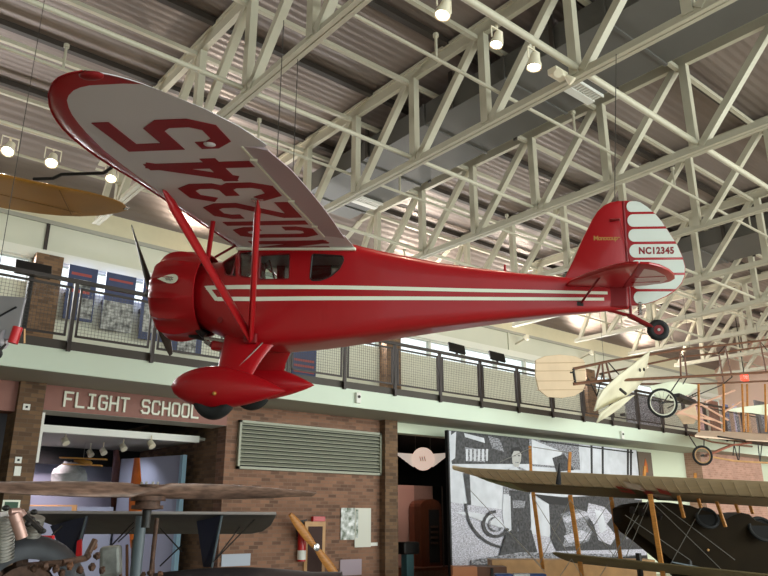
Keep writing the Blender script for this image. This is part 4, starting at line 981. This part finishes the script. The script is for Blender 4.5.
# suspension cables
def cable(p, top, label, r=.006):
    return tag(MB().tube(p, top, r, 6).build('hanging_cable', M['cable']), label, 'cable', 'hanging cables')
mw = pl.matrix_world
a = mw @ P(5.56, 0, 1.10); cable(a, V((8.2, at(617, 62, 8.2/ray(617, 62).x).y, 7.93)), 'dark cable from the second truss down to the tail fin of the red airplane')
a = mw @ P(1.5, .35, .62); cable(a, (a.x, a.y, 8.05), 'dark cable holding up the left wing root of the red airplane')
a = mw @ P(1.5, -.35, .62); cable(a, (a.x, a.y, 8.05), 'dark cable holding up the right wing root of the red airplane')

# ================================================================== OCHRE WING (an airplane whose other half is outside the frame)
t = thing('ochre_airplane', 'ochre wing of a hanging airplane entering at the left edge', 'airplane', (0, 11.8, 6.6))
tipo = [(3.82, 11.10), (3.70, 10.97), (3.45, 10.89), (3.12, 10.90)]; 
LEw = [(-6, 11.55), (1.9, 11.17), (2.66, 11.02), (3.12, 10.90), (3.45, 10.88), (3.70, 10.95), (3.80, 11.06), (3.85, 11.14)]
TEw = [(-6, 12.95), (2.23, 12.42), (2.62, 12.33), (2.98, 12.20), (3.3, 12.0), (3.64, 11.66), (3.80, 11.36), (3.85, 11.20)]
secs = []
for x in [-6, -3, 0, 1.5, 2.3, 2.8, 3.1, 3.35, 3.55, 3.7, 3.78, 3.83, 3.85]:
    a, b = lerp(x, LEw)[0], lerp(x, TEw)[0]; th = .17*min(1, (3.9-x)/1.6)**.6; ring = []
    for i in range(24):
        q = 2*PI*i/24; u = (1-math.cos(q))/2; yt = th*(1.7*math.sqrt(u)*(1-u)); s_ = math.sin(q)
        ring.append(V((x, a+(b-a)*u, 6.5+(yt if s_ > 0 else -.22*yt))))
    secs.append(ring)
MB().loft(secs).build('wing', M['yellow'], t, smooth=True)
MB().bar((-6, 12.1, 6.47), (3.3, 11.75, 6.475), .012, .012).bar((2.75, 11.05, 6.47), (3.2, 11.9, 6.475), .012, .012).build('aileron_gap', mat('ochre_shadow_line', (110, 72, 14), .6), t)
MB().lathe([(0, .05), (.05, .04), (.09, .01)], (3.78, 11.12, 6.52), (1, .1, 0), 12).build('tip_light', M['chrome'], t, smooth=True)
MB().box((-5.6, 12.0, 6.2), (.9, 5.5, .8)).build('fuselage', M['yellow'], t, bevel=.15)
for x in (.9, -3.5): cable((x, 11.9, 6.52), (x, 11.9, 9.74), 'thin dark cable holding up the ochre wing, %s' % ('the one in view' if x > 0 else 'beyond the left edge'), .005)
cable((1.25, 11.5, 6.55), (1.25, 11.5, 9.74), 'thin dark cable to the front of the ochre wing near the left edge', .005)

# ================================================================== SILVER MODEL AIRPLANE at the left edge
p = at(8, 330, 7.5); t = thing('silver_model_airplane', 'small silver airplane with a red nose and cream wheels at the left edge', 'model airplane', p)
MB().box(p-RT*.28+V((0, 0, .15)), (.8, .03, .46), R_ @ Euler((0, .08, 0)).to_matrix()).build('wing_panel', M['silver'], t, bevel=.01)
MB().bar(p-RT*.10-HF*.02+V((0, 0, .14)), p+RT*.06-HF*.02+V((0, 0, .24)), .03, .012).build('wing_stripe', M['ph_k'], t)
MB().lathe([(-.6, .05), (-.3, .1), (-.02, .1)], p+V((0, 0, -.10)), RT, 14).build('fuselage', M['silver'], t, smooth=True)
MB().tube(p+RT*.10+V((0, 0, .03)), p+RT*.07+V((0, 0, -.14)), .05, 12).build('nose_ring', M['redp'], t, smooth=True)
MB().bar(p+RT*.17+V((0, 0, .01)), p+RT*.19+V((0, 0, -.14)), .015).build('propeller', M['woodt'], t)
for dx, dz, dd in ((-.03, -.27, 0), (-.07, -.38, .0)):
    o = p+RT*dx-HF*(.1+dd)+V((0, 0, dz)); w = MB().lathe([(-.03, .042), (-.028, .055), (.028, .055), (.03, .042)], o, HF, 20).build('wheel', M['black'], t, smooth=True); MB().lathe([(0, .044), (.04, .04)], o, -HF, 20).build('hub', M['cream_p'], w, smooth=True)
m = MB(); m.bar(p+V((0, 0, -.15)), p-RT*.03+V((0, 0, -.27))-HF*.1, .015).bar(p+V((0, 0, -.15)), p-RT*.07+V((0, 0, -.38))-HF*.1, .015).build('gear_strut', M['dark'], t)
cable(p-RT*.2+V((0, 0, .37)), V(((p-RT*.2).x, (p-RT*.2).y, 8.1)), 'thin cable holding up the silver model at the left edge', .004)

# ================================================================== HELICOPTER with horizontal rotor, lower left
hub = at(149, 490.5, 6.6); t = thing('early_helicopter', 'dark early helicopter with a worn wooden rotor lying flat above its grey wing', 'helicopter', (hub.x, hub.y, 0))
secs = []; RD = (RT*math.cos(.61)+HF*math.sin(.61)).normalized(); RN = ZZ.cross(RD)
for k in range(61):
    u = k/60*2-1; r = 1.72*u; au = abs(u); w = .008+.112*(math.sin(PI*min(1, .22+au*.73)))**.75; th = .035*(1-au)+.010
    if au < .06: w = .10; th = .05
    a = .62*min(1, au/.10)*(1 if u < 0 else -1)*(1-.35*au)
    s1 = RN*math.cos(a)+ZZ*math.sin(a); n1 = ZZ*math.cos(a)-RN*math.sin(a)
    secs.append([hub+RD*r+s1*w*math.cos(q)+n1*th*math.sin(q) for q in [2*PI*i/14 for i in range(14)]])
rot = MB().loft(secs).build('rotor', M['oldwood'], t, smooth=True); rot['label'] = 'worn wooden two-bladed rotor lying flat'
MB().lathe([(-.05, .04), (-.05, .15), (-.09, .155), (-.09, .11), (-.13, .11), (-.13, .14), (-.16, .14), (-.17, .05)], hub, ZZ, 24).lathe([(.03, .1), (.05, .1), (.055, .05)], hub, ZZ, 20).build('rotor_hub', M['rust'], t, smooth=30)
m = MB()
for i in range(8): q = 2*PI*i/8; m.tube(hub+V((.075*math.cos(q), .075*math.sin(q), .03)), hub+V((.075*math.cos(q), .075*math.sin(q), .075)), .011, 6)
m.build('hub_bolt', M['alum'], rot)
MB().tube(hub+V((0, 0, -.17)), V((hub.x, hub.y, hub.z-.32)), .04, 12).build('rotor_shaft', M['dark'], t, smooth=True)
pp = at(141.5, 516, 6.75); MB().tube(pp, V((pp.x-.01, pp.y, .7)), .05, 16).build('grey_post', M['greyp'], t, smooth=True)
pp = at(157, 518, 6.6); MB().tube(pp, V((pp.x-.02, pp.y, .7)), .02, 10).build('drive_rod', M['rust'], t, smooth=True)
# grey wing below the rotor
wa, wb = at(28, 513.5, 6.9), at(276, 513.5, 7.0); wd = (wb-wa); secs = []
for k in range(17):
    u = k/16; o = wa+wd*u; ch = 1.25 if u < .8 else 1.25*(1-((u-.8)/.2)**2*.96); dip = -.38*ch/1.25
    ring = []
    for i in range(16):
        q = 2*PI*i/16; c = (1-math.cos(q))/2; ring.append(o+HF*c*ch+ZZ*(dip*c*.55+.03*math.sin(q)*(1-c)*(1 if u < .97 else .3)))
    secs.append(ring)
MB().loft(secs).build('wing', M['hdark'], t, smooth=True)
MB().tube(wa+ZZ*.012-HF*.005, wb+ZZ*.0-HF*.005, .014, 8).build('leading_edge', mat('grey_edge_tape', (160, 152, 150), .5), t, smooth=True)
for (x0, x1, xb0, xb1, yb) in ((50, 87, 66, 75, 562), (196, 222, 203, 212, 567)):
    A, B, C_, D_ = at(x0, 517+9*(x0 < 100), 7.25), at(x1, 515.5, 7.0), at(xb1, yb, 7.05), at(xb0, yb, 7.2)
    MB().prism([A, B, C_, D_], HF*.05).build('interplane_strut', M['navy'], t)
    MB().tube(B-HF*.01, C_-HF*.01, .012).build('strut_edge', M['greyp'], t, smooth=True)
m = MB()
for a, b in (((258, 516, 7.2), (213, 562, 7.0)), ((240, 527, 7.6), (215, 560, 7.2)), ((134, 522, 7), (112, 545, 7)), ((160, 528, 7.2), (182, 552, 7.4)), ((182, 545, 7.2), (160, 566, 7.2)), ((52, 535, 6.6), (62, 526, 6.7)), ((139, 523, 7), (118, 542, 6.9))): MB().tube(at(*a), at(*b), .007, 6).build('brace_wire', M['dark'], t)
m = MB()
for a, b in (((127, 545, 7.6), (127, 580, 7.6)), ((133, 540, 7.6), (132, 580, 7.6)), ((119, 550, 7.5), (121, 580, 7.5)), ((153, 545, 7.0), (153, 580, 7.0))): MB().tube(at(*a), at(*b), .016, 8).build('frame_tube', M['woodb'], t)
# fuselage hump along the bottom
fa, fb = at(140, 578, 6.6), at(340, 576, 6.9); secs = []
for k in range(13):
    u = k/12; o = fa+(fb-fa)*u; top = o.z+.02+.05*math.sin(PI*min(1, u*1.2)); secs.append([V((o.x, o.y, 0))+HF*(.35+.35*math.cos(q))+ZZ*(top-.45+.45*math.sin(q)) for q in [2*PI*i/18 for i in range(18)]])
MB().loft(secs).build('fuselage', mat('dark_plum_fabric', (56, 48, 50), .5, var=.15, vscale=4), t, smooth=True)
# rotary engine, cowl ring and cylinders
ec = at(22, 598, 5.0); eax = (HF*-.80+RT*.5+ZZ*.15).normalized()
m = MB(); m.lathe([(-.15, .235), (-.17, .30), (-.15, .36), (-.10, .40), (.05, .425), (.30, .43), (.30, .40), (.02, .38), (-.12, .27), (-.15, .235)], ec, -eax, 40, cap=False); m.build('cowl_ring', mat('dull_cowl', (58, 58, 62), .55, .4, var=.2, vscale=6), t, smooth=True)
m = MB(); m.lathe([(-.1, .02), (-.1, .2), (.05, .24), (.1, .2), (.12, .02)], ec, -eax, 24).build('crankcase', M['rust'], t, smooth=True)
m = MB()
for i in range(9):
    q = 2*PI*i/9; b_ = eax.cross(ZZ).normalized(); d = b_*math.cos(q)+ZZ*math.sin(q); m.tube(ec+d*.2, ec+d*.36, .05, 8)
m.build('engine_cylinder', M['rust'], t)
def cyl(px, py, px2, py2, D, r, n, name, m_):
    a, b = at(px, py, D), at(px2, py2, D); d = (b-a).normalized(); L = (b-a).length; m = MB(); m.tube(a, b, r*.8, 16)
    for k in range(n): m.tube(a+d*L*(k+.2)/n, a+d*L*(k+.6)/n, r, 20)
    return m.build(name, M[m_], t)
cyl(3, 514, 2, 560, 4.9, .075, 14, 'finned_cylinder', 'alum'); cyl(36, 517, 29, 545, 5.1, .062, 10, 'finned_cylinder', 'alum')
m = MB(); m.path([at(14, 514, 4.8), at(17, 522, 4.8), at(22, 538, 4.8)], .038, 12).path([at(10, 512, 4.8), at(20, 511.5, 4.85), at(24, 516, 4.85)], .025, 10).build('intake_pipe', mat('copper_pink', (176, 140, 130), .4, .5), t, smooth=True)
m = MB()
for a in ((24, 514, 4.9), (31, 519, 4.95), (37, 524, 5.0), (42, 531, 5.0), (28, 524, 4.9), (34, 512, 5.0), (6, 508, 4.9)): m.sphere(at(*a), .018+random.random()*.012, None, .02, 8, 6)
m.path([at(24, 514, 4.9), at(42, 531, 5.0)], .02).build('rocker_gear', M['dark'], t, smooth=True)
MB().path([at(28, 566, 4.75), at(62, 563, 4.8), at(86, 558, 5.0), at(95, 540, 5.1)], .022, 8).build('exhaust_pipe', M['rust'], t, smooth=True)
for a in ((34, 568, 4.7), (45, 566, 4.7), (56, 569, 4.75), (70, 566, 4.8), (80, 570, 4.9), (88, 556, 5.0), (94, 546, 5.1), (97, 556, 5.1), (92, 567, 5.0), (62, 573, 4.8), (102, 570, 5.3), (150, 573, 6.3), (160, 574, 6.3), (143, 575, 6.3)):
    MB().sphere(at(*a), .022, .026, .026, 9, 7, .25).build('engine_fitting', M['rust' if random.random() < .7 else 'woodb'], t, smooth=True)
MB().box(at(111, 561, 6.2), (.17, .15, .25), R_ @ Euler((0, -.12, .2)).to_matrix()).build('fuel_tank', mat('scuffed_tank', (112, 112, 108), .5, .3, var=.35, vscale=9), t, bevel=.03)
MB().prism([at(77, 541, 7.0), at(81, 539, 7.0), at(81, 555, 7.0), at(75, 562, 7.0)], HF*.03).build('red_marking', M['redp'], t)
MB().box(at(45, 541, 5.6), (.12, .05, .08), R_).build('red_marking', M['redp'], t); MB().box(at(46, 545, 5.6), (.12, .05, .04), R_).build('white_marking', M['white'], t)
MB().box(V((hub.x, hub.y, .35)), (.8, .8, .7), R_).build('display_base', M['dark'], t)
tag(MB().box(at(45, 507.8, 15.5), (1.35, .05, .12), R_).build('shelf_board', M['woodt']), 'pale wooden board lying behind the edge of the grey wing', 'board')

# ================================================================== KHAKI BIPLANE, lower right
t = thing('khaki_biplane', 'large khaki biplane with wooden struts and a dark body at the lower right', 'airplane', at(700, 560, 12))
L0, L1 = at(452, 466, 13.4), at(790, 481, 10.6)
sp = (L1-L0); away = V((-sp.y, sp.x, 0)).normalized()
if away.dot(HF) < 0: away = -away
def zc_(c, ch): return -.02-ch/1.5*(.17*min(1, c/.36)+.17*max(0, (c-.36)/.64))
TW = [(0, .10, .0), (.03, .35, .12), (.07, .75, .35), (.11, 1.15, .62), (.16, 1.45, .9), (.2, 1.5, 1), (1, 1.5, 1)]
secs = []; NS = 27
for k in range(NS):
    u = k/(NS-1); ch = lerp(u, [(0, .12), (.03, .45), (.08, .95), (.13, 1.35), (.17, 1.5), (1, 1.5)])[0]; o = L0+sp*u; ring = []
    for i in range(20):
        q = 2*PI*i/20; c = (1-math.cos(q))/2
        camber = zc_(c, ch); ring.append(o+away*c*ch+ZZ*(camber+(.055 if math.sin(q) > 0 else .03)*math.sin(q)*math.sqrt(max(0, math.sin(PI*c**.7)))))
    secs.append(ring)
tw1 = MB().loft(secs).build('top_wing', M['khaki'], t, smooth=True)
# underside patches: rear shade as darker colour, green aileron, red and white insignia
def wpt(u, c, lift=-.012):
    ch = lerp(u, [(0, .12), (.03, .45), (.08, .95), (.13, 1.35), (.17, 1.5), (1, 1.5)])[0]; o = L0+sp*u
    return o+away*c*ch+ZZ*(zc_(c, ch)-.03*math.sqrt(max(0, math.sin(PI*c**.7)))+lift)
def patch(us, c0, c1, m, name, lift=-.012):
    mb = MB(); n = len(us); vs = []
    for u in us:
        for k in range(4): vs.append(wpt(u, c0+(c1-c0)*k/3, lift))
    mb.add(vs, [(i*4+k, i*4+k+1, i*4+k+5, i*4+k+4) for i in range(n-1) for k in range(3)]); return mb.build(name, M[m], tw1, recalc=False)
patch([.15+.02*i for i in range(23)], .37, .97, 'olive', 'rear_shade_panel')
patch([.60+.02*i for i in range(21)], .42, .97, 'taupe', 'rear_shade_panel')
patch([.07+.02*i for i in range(6)], .37, .97, 'green', 'aileron', -.016)
m = MB()
for i in range(30):
    u = .06+i*.032
    for k in range(5): m.bar(wpt(u, .04+.17*k, -.004), wpt(u, .04+.17*(k+1), -.004), .012, .008)
m.build('rib', mat('rib_tape', (186, 166, 136), .6), tw1)
mb = MB(); mb.cm = 0
for u0, u1, c0, c1, cm in ((.52, .56, .25, .6, 0), (.555, .60, .1, .4, 1), (.59, .62, .3, .75, 0), (.61, .66, .5, .9, 1), (.64, .67, .25, .55, 0)):
    mb.cm = cm; mb.add([wpt(u0, c0, -.022), wpt(u1, c0+.1, -.022), wpt(u1, c1, -.022), wpt(u0, c1-.1, -.022)], [(0, 1, 2, 3)])
mb.build('insignia', [mat('faded_red', (176, 70, 60), .6), mat('faded_white', (224, 206, 192), .6)], tw1, recalc=False)
# lower wing
secs = []
for k in range(9):
    u = .33+.67*k/8; o = L0+sp*u-ZZ*1.33; secs.append([o+away*((1-math.cos(q))/2*1.5)+ZZ*(-.22*(1-math.cos(q))/2+.05*math.sin(q)) for q in [2*PI*i/16 for i in range(16)]])
MB().loft(secs).build('lower_wing', M['olive'], t, smooth=True)
for (a, b, da, db, w) in (((570, 495), (583, 582), 12.5, 12.4, .075), ((533, 492), (543, 569), 13.4, 13.3, .07), ((611, 497), (622, 567), 12.9, 12.8, .07), ((650, 494), (664, 582), 11.9, 11.8, .08)):
    MB().bar(at(*a, da), at(*b, db), w, w*.6).build('interplane_strut', M['wood'], t, bevel=.012)
for a, b in (((678, 494), (684, 518)), ((697, 494), (701, 508)), ((714, 494), (725.5, 527)), ((731, 491), (739, 513)), ((745, 489), (753, 514))): MB().bar(at(*a, 12.1), at(*b, 12.05), .058, .035).build('cabane_strut', M['wood'], t, bevel=.01)
for a, b in (((530, 446), (531, 474)), ((570, 452), (569, 474)), ((645, 466), (644, 478)), ((695, 473), (695, 478))): MB().bar(at(*a, 12.9), at(*b, 12.9), .05, .03).build('king_post', M['wood'], t)
MB().tube(at(559.5, 463, 12.25), at(558.5, 484, 12.25), .012, 8, r2=.05).build('control_horn', M['ph_k'], t)
m = MB()
for a, b in (((533, 447), (570, 453)), ((531, 448), (500, 462)), ((650, 500), (622, 566)), ((570, 500), (622, 566)), ((611, 500), (560, 576)), ((533, 497), (582, 576)), ((500, 522), (545, 572)), ((650, 500), (728, 576)), ((703, 505), (664, 576)), ((625, 515), (690, 560)), ((650, 498), (600, 576)), ((614, 560), (640, 500)), ((660, 503), (735, 560)), ((540, 563), (570, 500)), ((470, 490), (541, 566))):
    MB().tube(at(*a, 12.2), at(*b, 12.2), .006, 5).build('rigging_wire', M['wire'], t)
body = [(622, 508), (630, 504), (645, 502), (668, 502), (690, 505), (700, 509), (709, 511), (718, 514), (726, 518), (733, 514), (741, 512), (750, 514), (757, 520), (770, 524), (800, 528), (800, 640), (700, 640), (688, 582), (668, 562), (645, 543), (630, 532), (623, 522)]
p0 = [at(x, y, 12.3) for x, y in body]; c = sum(p0, V((0, 0, 0)))/len(p0); secs = []
for f, d in ((.93, -.10), (.985, 0), (1, .12), (1, .5), (.985, .62), (.93, .72)): secs.append([c+(p-c)*f+HF*d for p in p0])
MB().loft(secs).build('fuselage', M['jbody'], t, smooth=30)
for x, y, r in ((707, 518, .17), (762, 529, .2)):
    q = at(x, y, 12.16); m = MB(); m.torus(q, (HF*.9+ZZ*-.5).normalized(), r, .03, 28, 8); k = m.build('cockpit_coaming', M['black'], t, smooth=True)
    MB().lathe([(0, .005), (0, r), (.02, r)], q, (HF*.9+ZZ*-.5).normalized(), 24).build('cockpit_opening', M['blackp'], t)
MB().lathe([(0, .025), (.02, .02)], at(708, 550, 12.14), -HF, 12).build('brass_cap', M['gold'], t)
MB().bar(at(672, 562, 12.1), at(728, 573, 12.1), .03, .02).build('wing_root_strip', M['greyp'], t)
m = MB()
for i in range(4): q = at(632+i*9, 512+i*2, 12.12); m.tube(q, q+ZZ*.06-HF*.05, .05, 8)
m.build('engine_part', M['dark'], t)
for x in (640, 690): q = at(x, 570, 12.2); MB().tube(V((q.x, q.y, 0)), V((q.x, q.y, 1.1)), .05).build('trestle_post', M['dark'], t)

# ================================================================== BAMBOO PUSHER BIPLANE, upper right, hung in front of the balcony
YB = 10.4
def q_(x, y, d=0.): return onY(x, y, YB+d)
t = thing('bamboo_biplane', 'early bamboo and linen biplane with spoked wheels hanging at the right', 'airplane', q_(690, 400))
def plate(pts, m, name, d=0, th=.03, par=None, sm=False): return MB().prism([q_(x, y, d) for x, y in pts], (0, th, 0)).build(name, M[m], par or t, bevel=.01)
rudp = [(536, 360), (545, 356), (560, 354.5), (575, 356), (584, 360), (586, 370), (586, 383), (583, 391), (575, 396), (562, 398), (548, 397), (539, 390), (535.5, 375)]
rp = plate(rudp, 'linen', 'rudder')
m = MB()
for y in (363, 371, 381, 390): m.bar(q_(536.5, y, -.01), q_(585, y-.5, -.01), .02, .012)
m.build('rib', mat('linen_tape', (178, 152, 122), .7), rp)
m = MB(); m.tube(q_(573, 369), q_(575, 384), .04).tube(q_(570, 372.5), q_(573, 372.5), .02).build('tail_post', M['dark'], t)
plate([(575, 371), (579, 370.5), (580, 379), (576.5, 380)], 'linen', 'tail_flag', -.05)
# twisted elevator sheet: two lobes meeting along a spar
def sheet(rowa, rowb, da, db, name):
    secs = []
    for k in range(5):
        u = k/4; secs.append([q_(a[0]+(b[0]-a[0])*u, a[1]+(b[1]-a[1])*u, da+(db-da)*u+.10*math.sin(PI*u)) for a, b in zip(rowa, rowb)])
    m = MB(); m.loft(secs, cap=False, closed=False); e = m.build(name, M['cloth'], t, smooth=True, recalc=False); sd = e.modifiers.new('Solid', 'SOLIDIFY'); sd.thickness = .03
sheet([(593.5, 411), (597, 399), (603, 389), (617, 376), (634, 363), (649, 351)], [(594.5, 410.5), (606, 405), (624, 397), (635, 389), (642, 381), (646, 366)], -.25, .25, 'elevator')
sheet([(596, 423), (600, 413), (612, 404), (626, 397)], [(597, 422), (608, 416), (618, 409), (634, 395)], -.1, .2, 'lower_flap')
MB().bar(q_(620, 389, -.35), q_(626, 394, -.35), .05, .05).build('elevator_horn', M['dark'], t)
m = MB()
for (x, y) in ((640, 370), (644, 369.5)): m.sphere(q_(x, y, -.05), .03, None, .05, 8, 6)
m.build('hinge_fitting', M['dark'], t, smooth=True)
def stick(pts, name, m_, r=.03, d=0): return MB().path([q_(*p, *( [d] )) for p in pts], r, 8).build(name, M[m_], t, smooth=True)
stick([(573, 369), (610, 361), (682, 349.5), (725, 345), (790, 337)], 'tail_boom', 'woodb', .035, 0)
stick([(573, 384), (600, 381), (645, 379), (700, 376), (790, 371)], 'tail_boom', 'woodb', .04, 0)
stick([(600, 374), (682, 357), (718, 353), (790, 343)], 'tail_boom', 'woodb', .03, .9)
stick([(640, 384), (700, 384), (790, 380)], 'tail_boom', 'woodb', .032, .9)
for a, b in (((680, 352), (681, 379)), ((684, 352), (687, 377)), ((725, 346), (732, 377)), ((719, 355), (724, 384)), ((760, 341), (766, 371)), ((602, 362), (604, 381)), ((606, 362), (611, 381)), ((600, 363), (596, 380))): stick([a, b], 'frame_post', 'woodb', .028, random.choice((0, .2)))
m = MB()
for a, b in (((680, 352), (684, 358)), ((725, 346), (718, 354)), ((608, 362), (622, 378)), ((588, 378), (597, 396)), ((597, 396), (603, 372)), ((760, 341), (767, 350)), ((680, 378), (664, 402)), ((687, 377), (683, 384)), ((732, 377), (722, 385)), ((722, 385), (690, 398)), ((700, 391), (668, 408))): MB().tube(q_(*a), q_(*b), .016, 6).build('brace_rod', M['dark'], t)
def wheel(x, y, rr, d=-.1, inner='cream_p'):
    o = q_(x, y, d); ax = V((.70, .71, 0)).normalized(); w = MB().torus(o, ax, rr, .035, 36, 8).build('wheel', M['black'], t, smooth=True)
    MB().torus(o, ax, rr-.045, .018, 36, 6).build('rim', M[inner], w, smooth=True)
    a = ax.cross(ZZ).normalized(); m = MB()
    for i in range(14): g = 2*PI*i/14; m.tube(o, o+(a*math.cos(g)+ZZ*math.sin(g))*(rr-.045), .004, 4)
    m.build('spoke', M['wire'], w); MB().tube(o-ax*.09, o+ax*.09, .03).build('hub', M['dark'], w)
wheel(662.5, 403, .37); wheel(702.5, 455.5, .25, 0, 'woodt')
m = MB(); m.tube(q_(664, 402), q_(676, 402), .03).tube(q_(652, 400), q_(664, 402), .02).box(q_(683, 399), (.9, .3, .1), Euler((0, .12, 0)).to_matrix()).build('axle_block', M['dark'], t)
for x0, x1, d in ((698.5, 699, -.3), (723.5, 724, -.3), (742, 744, -.2), (747, 748, .2), (765, 766, 0)): MB().bar(q_(x0, 384, d), q_(x1, 432, d), .06, .04).build('interplane_strut', M['wood'], t, bevel=.01)
plate([(650, 386), (672, 381), (700, 385), (690, 394), (672, 401), (656, 397)], 'greenw', 'lower_panel', .6)
plate([(676, 413), (695, 404), (698, 416), (694, 424), (684, 424)], 'linen', 'tail_vane', .5)
m = MB()
for a, b in (((677, 413), (714, 420)), ((676, 414), (696, 404)), ((678, 411), (722, 430)), ((700, 414), (724, 424)), ((700, 404), (728, 420)), ((724, 412), (740, 402)), ((705, 402), (735, 390))): MB().tube(q_(*a), q_(*b), .03, 6).build('bamboo_cross_rod', mat('pink_bamboo', (214, 170, 146), .5), t, smooth=True)
plate([(724, 410), (741, 407), (768, 404), (790, 404), (790, 416), (768, 415.5), (752, 413), (736, 412)], 'greenw', 'fabric_flap', .1)
# lower wing with skids and front wheel
lw = MB().prism([q_(695, 437, -.3), q_(740, 441, -.3), q_(800, 444, -.3), q_(800, 437, 1.2), q_(740, 433.5, 1.2), q_(700, 432, 1.2)], (0, 0, .05)).build('lower_wing', mat('pink_linen', (222, 196, 172), .7), t)
MB().tube(q_(718, 436.5, -.32), q_(745, 440.5, -.32), .025).build('trailing_edge', M['dark'], lw)
m = MB(); m.bar(q_(705, 456), q_(732, 445), .11, .05).bar(q_(732, 445), q_(750, 443), .12, .05).build('skid_plank', mat('red_brown_wood', (136, 72, 50), .5, var=.15), t)
stick([(690, 435), (712, 442), (735, 445), (752, 446.5)], 'skid_runner', 'woodb', .025)
stick([(712, 457), (735, 461), (770, 463), (790, 464)], 'skid_runner', 'woodt', .03)
m = MB()
for a, b in (((734, 444), (738, 460)), ((739.5, 444), (739, 460)), ((758, 444), (760, 462)), ((762, 444), (760, 462)), ((734.5, 440), (733, 455)), ((688, 434), (697, 448)), ((704, 440), (704, 447))): MB().tube(q_(*a), q_(*b), .018, 6).build('skid_brace', M['dark'], t)
for x in (604, 690, 760): a = q_(x, 362 if x < 650 else 350); cable(a, V((a.x, a.y, 8.1)), 'thin cable from the roof to the bamboo biplane, %s' % {604: 'nearest its rudder', 690: 'above its spoked wheel', 760: 'nearest the right edge'}[x], .005)
# exit sign and hanging picture panels at the right end upstairs
p = onY(744.5, 377.5, 13.0); t = thing('exit_sign', 'small glowing red exit sign at the right end under the roof', 'sign', p)
MB().box(p, (.5, .1, .3)).build('sign_box', M['exitr'], t)
text_obj('lettering', 'EXIT', .2, frame_m(p+V((0, -.055, 0)), V((1, 0, 0)), V((0, 0, 1)), V((0, -1, 0))), M['white'], t, extrude=.003)
MB().tube(p+V((0, 0, .15)), (p.x, p.y, 9.9), .02).build('stem', M['dark'], t)
for i, (x0, x1, y0, y1, mm, cc, lab) in enumerate(((708, 722, 400, 436, 'brown_panel', (128, 88, 72), 'brown'), (723, 732, 404, 438, 'blue_grey_panel', (112, 120, 160), 'blue-grey'), (733, 741, 404, 440, 'lilac_panel', (190, 176, 196), 'lilac'), (743, 753, 402, 440, 'tan_panel', (196, 160, 128), 'tan'), (754, 770, 400, 440, 'slate_panel', (108, 104, 104), 'slate'), (696, 707, 402, 434, 'pink_panel', (214, 170, 170), 'pale pink'))):
    a, b = onY(x0, y0, 14.2), onY(x1, y1, 14.2)
    t = thing('banner_panel', '%s display banner standing on the balcony behind the bamboo biplane' % lab, 'banner', (a.x, 14.2, 4.23), 'banners at the right end of the balcony')
    MB().bb((a.x, 14.18, 4.25), (b.x, 14.24, a.z)).build('print', mat(mm, cc, .6, var=.25, vscale=4), t)
    MB().bb((a.x+.1, 14.1, 4.23), (b.x-.1, 14.5, 4.27)).build('foot', M['dark'], t)
    if i in (1, 2, 4):
        cx = (a.x+b.x)/2; m = MB(); m.sphere((cx, 14.17, a.z-.35), .09, .02, .12, 10, 8); m.prism([V((cx-.16, 14.175, a.z-.5)), V((cx+.16, 14.175, a.z-.5)), V((cx+.12, 14.175, a.z-1.2)), V((cx-.12, 14.175, a.z-1.2))], (0, -.01, 0)); m.build('figure_print', M['ph_m'], t)

# ================================================================== LIGHT
W = bpy.data.worlds.new('World'); S.world = W; W.use_nodes = True
bg = W.node_tree.nodes['Background']; bg.inputs['Color'].default_value = (.95, .98, 1, 1); bg.inputs['Strength'].default_value = 2.1
def area(name, loc, aim, sx, sy, e, col):
    L = bpy.data.lights.new(name, 'AREA'); L.shape = 'RECTANGLE'; L.size = sx; L.size_y = sy; L.energy = e; L.color = col
    o = bpy.data.objects.new(name, L); COL.objects.link(o); o.location = loc; o.rotation_euler = V(aim).to_track_quat('-Z', 'Y').to_euler(); return o
area('daylight_front_glazing', (17, YF+.2, 4.4), (-.1, 1, .08), 34, 7, 5200, (.95, 1, .95))
area('daylight_clerestory', (12, WY-.15, 7.0), (0, -1, -.25), 40, .5, 1500, (1, 1, 1))
L = bpy.data.lights.new('alcove_light', 'SPOT'); L.energy = 160; L.color = (1, .86, .9); L.spot_size = math.radians(110); L.spot_blend = 1
for loc, e, c in (((4.7, 16.7, 3.12), 190, (1, .84, .9)), ((4.6, 15.0, 3.12), 90, (1, .9, .92)), ((6.0, 15.4, 3.15), 70, (.85, .9, 1)), ((14.6, 14.6, 3.7), 110, (1, .8, .7)), ((13.6, 15.6, 3.7), 130, (1, .78, .66)), ((15.2, 15.9, 3.7), 60, (1, .7, .6))):  # alcove spots act for its track lamps; gallery ones added to brighten it
    L = bpy.data.lights.new('track_and_fill_spot', 'SPOT'); L.energy = e; L.color = c; L.spot_size = math.radians(120); L.spot_blend = 1; L.shadow_soft_size = .1
    o = bpy.data.objects.new('track_and_fill_spot', L); COL.objects.link(o); o.location = loc; o.rotation_euler = (math.radians(35 if loc[1] > 16.5 else 18), 0, 0)
# ------------------------------------------------------------------ camera and output look
cd = bpy.data.cameras.new('Camera'); co = bpy.data.objects.new('Camera', cd); COL.objects.link(co)
cd.sensor_width = 36; cd.lens = FPX*36/768; cd.clip_end = 200
co.matrix_world = frame_m(CAM, RT, UP, -FWD); S.camera = co
S.view_settings.view_transform = 'Standard'; S.view_settings.look = 'None'; S.view_settings.gamma = 1; S.view_settings.exposure = 0.15
S.view_settings.use_curve_mapping = False
S.cycles.use_denoising = True; S.cycles.max_bounces = 8; S.cycles.transparent_max_bounces = 12; S.cycles.sample_clamp_indirect = 6
for o in list(bpy.data.objects):
    for k in ('label', 'category', 'group'):
        if k in o and o[k] == '': del o[k]
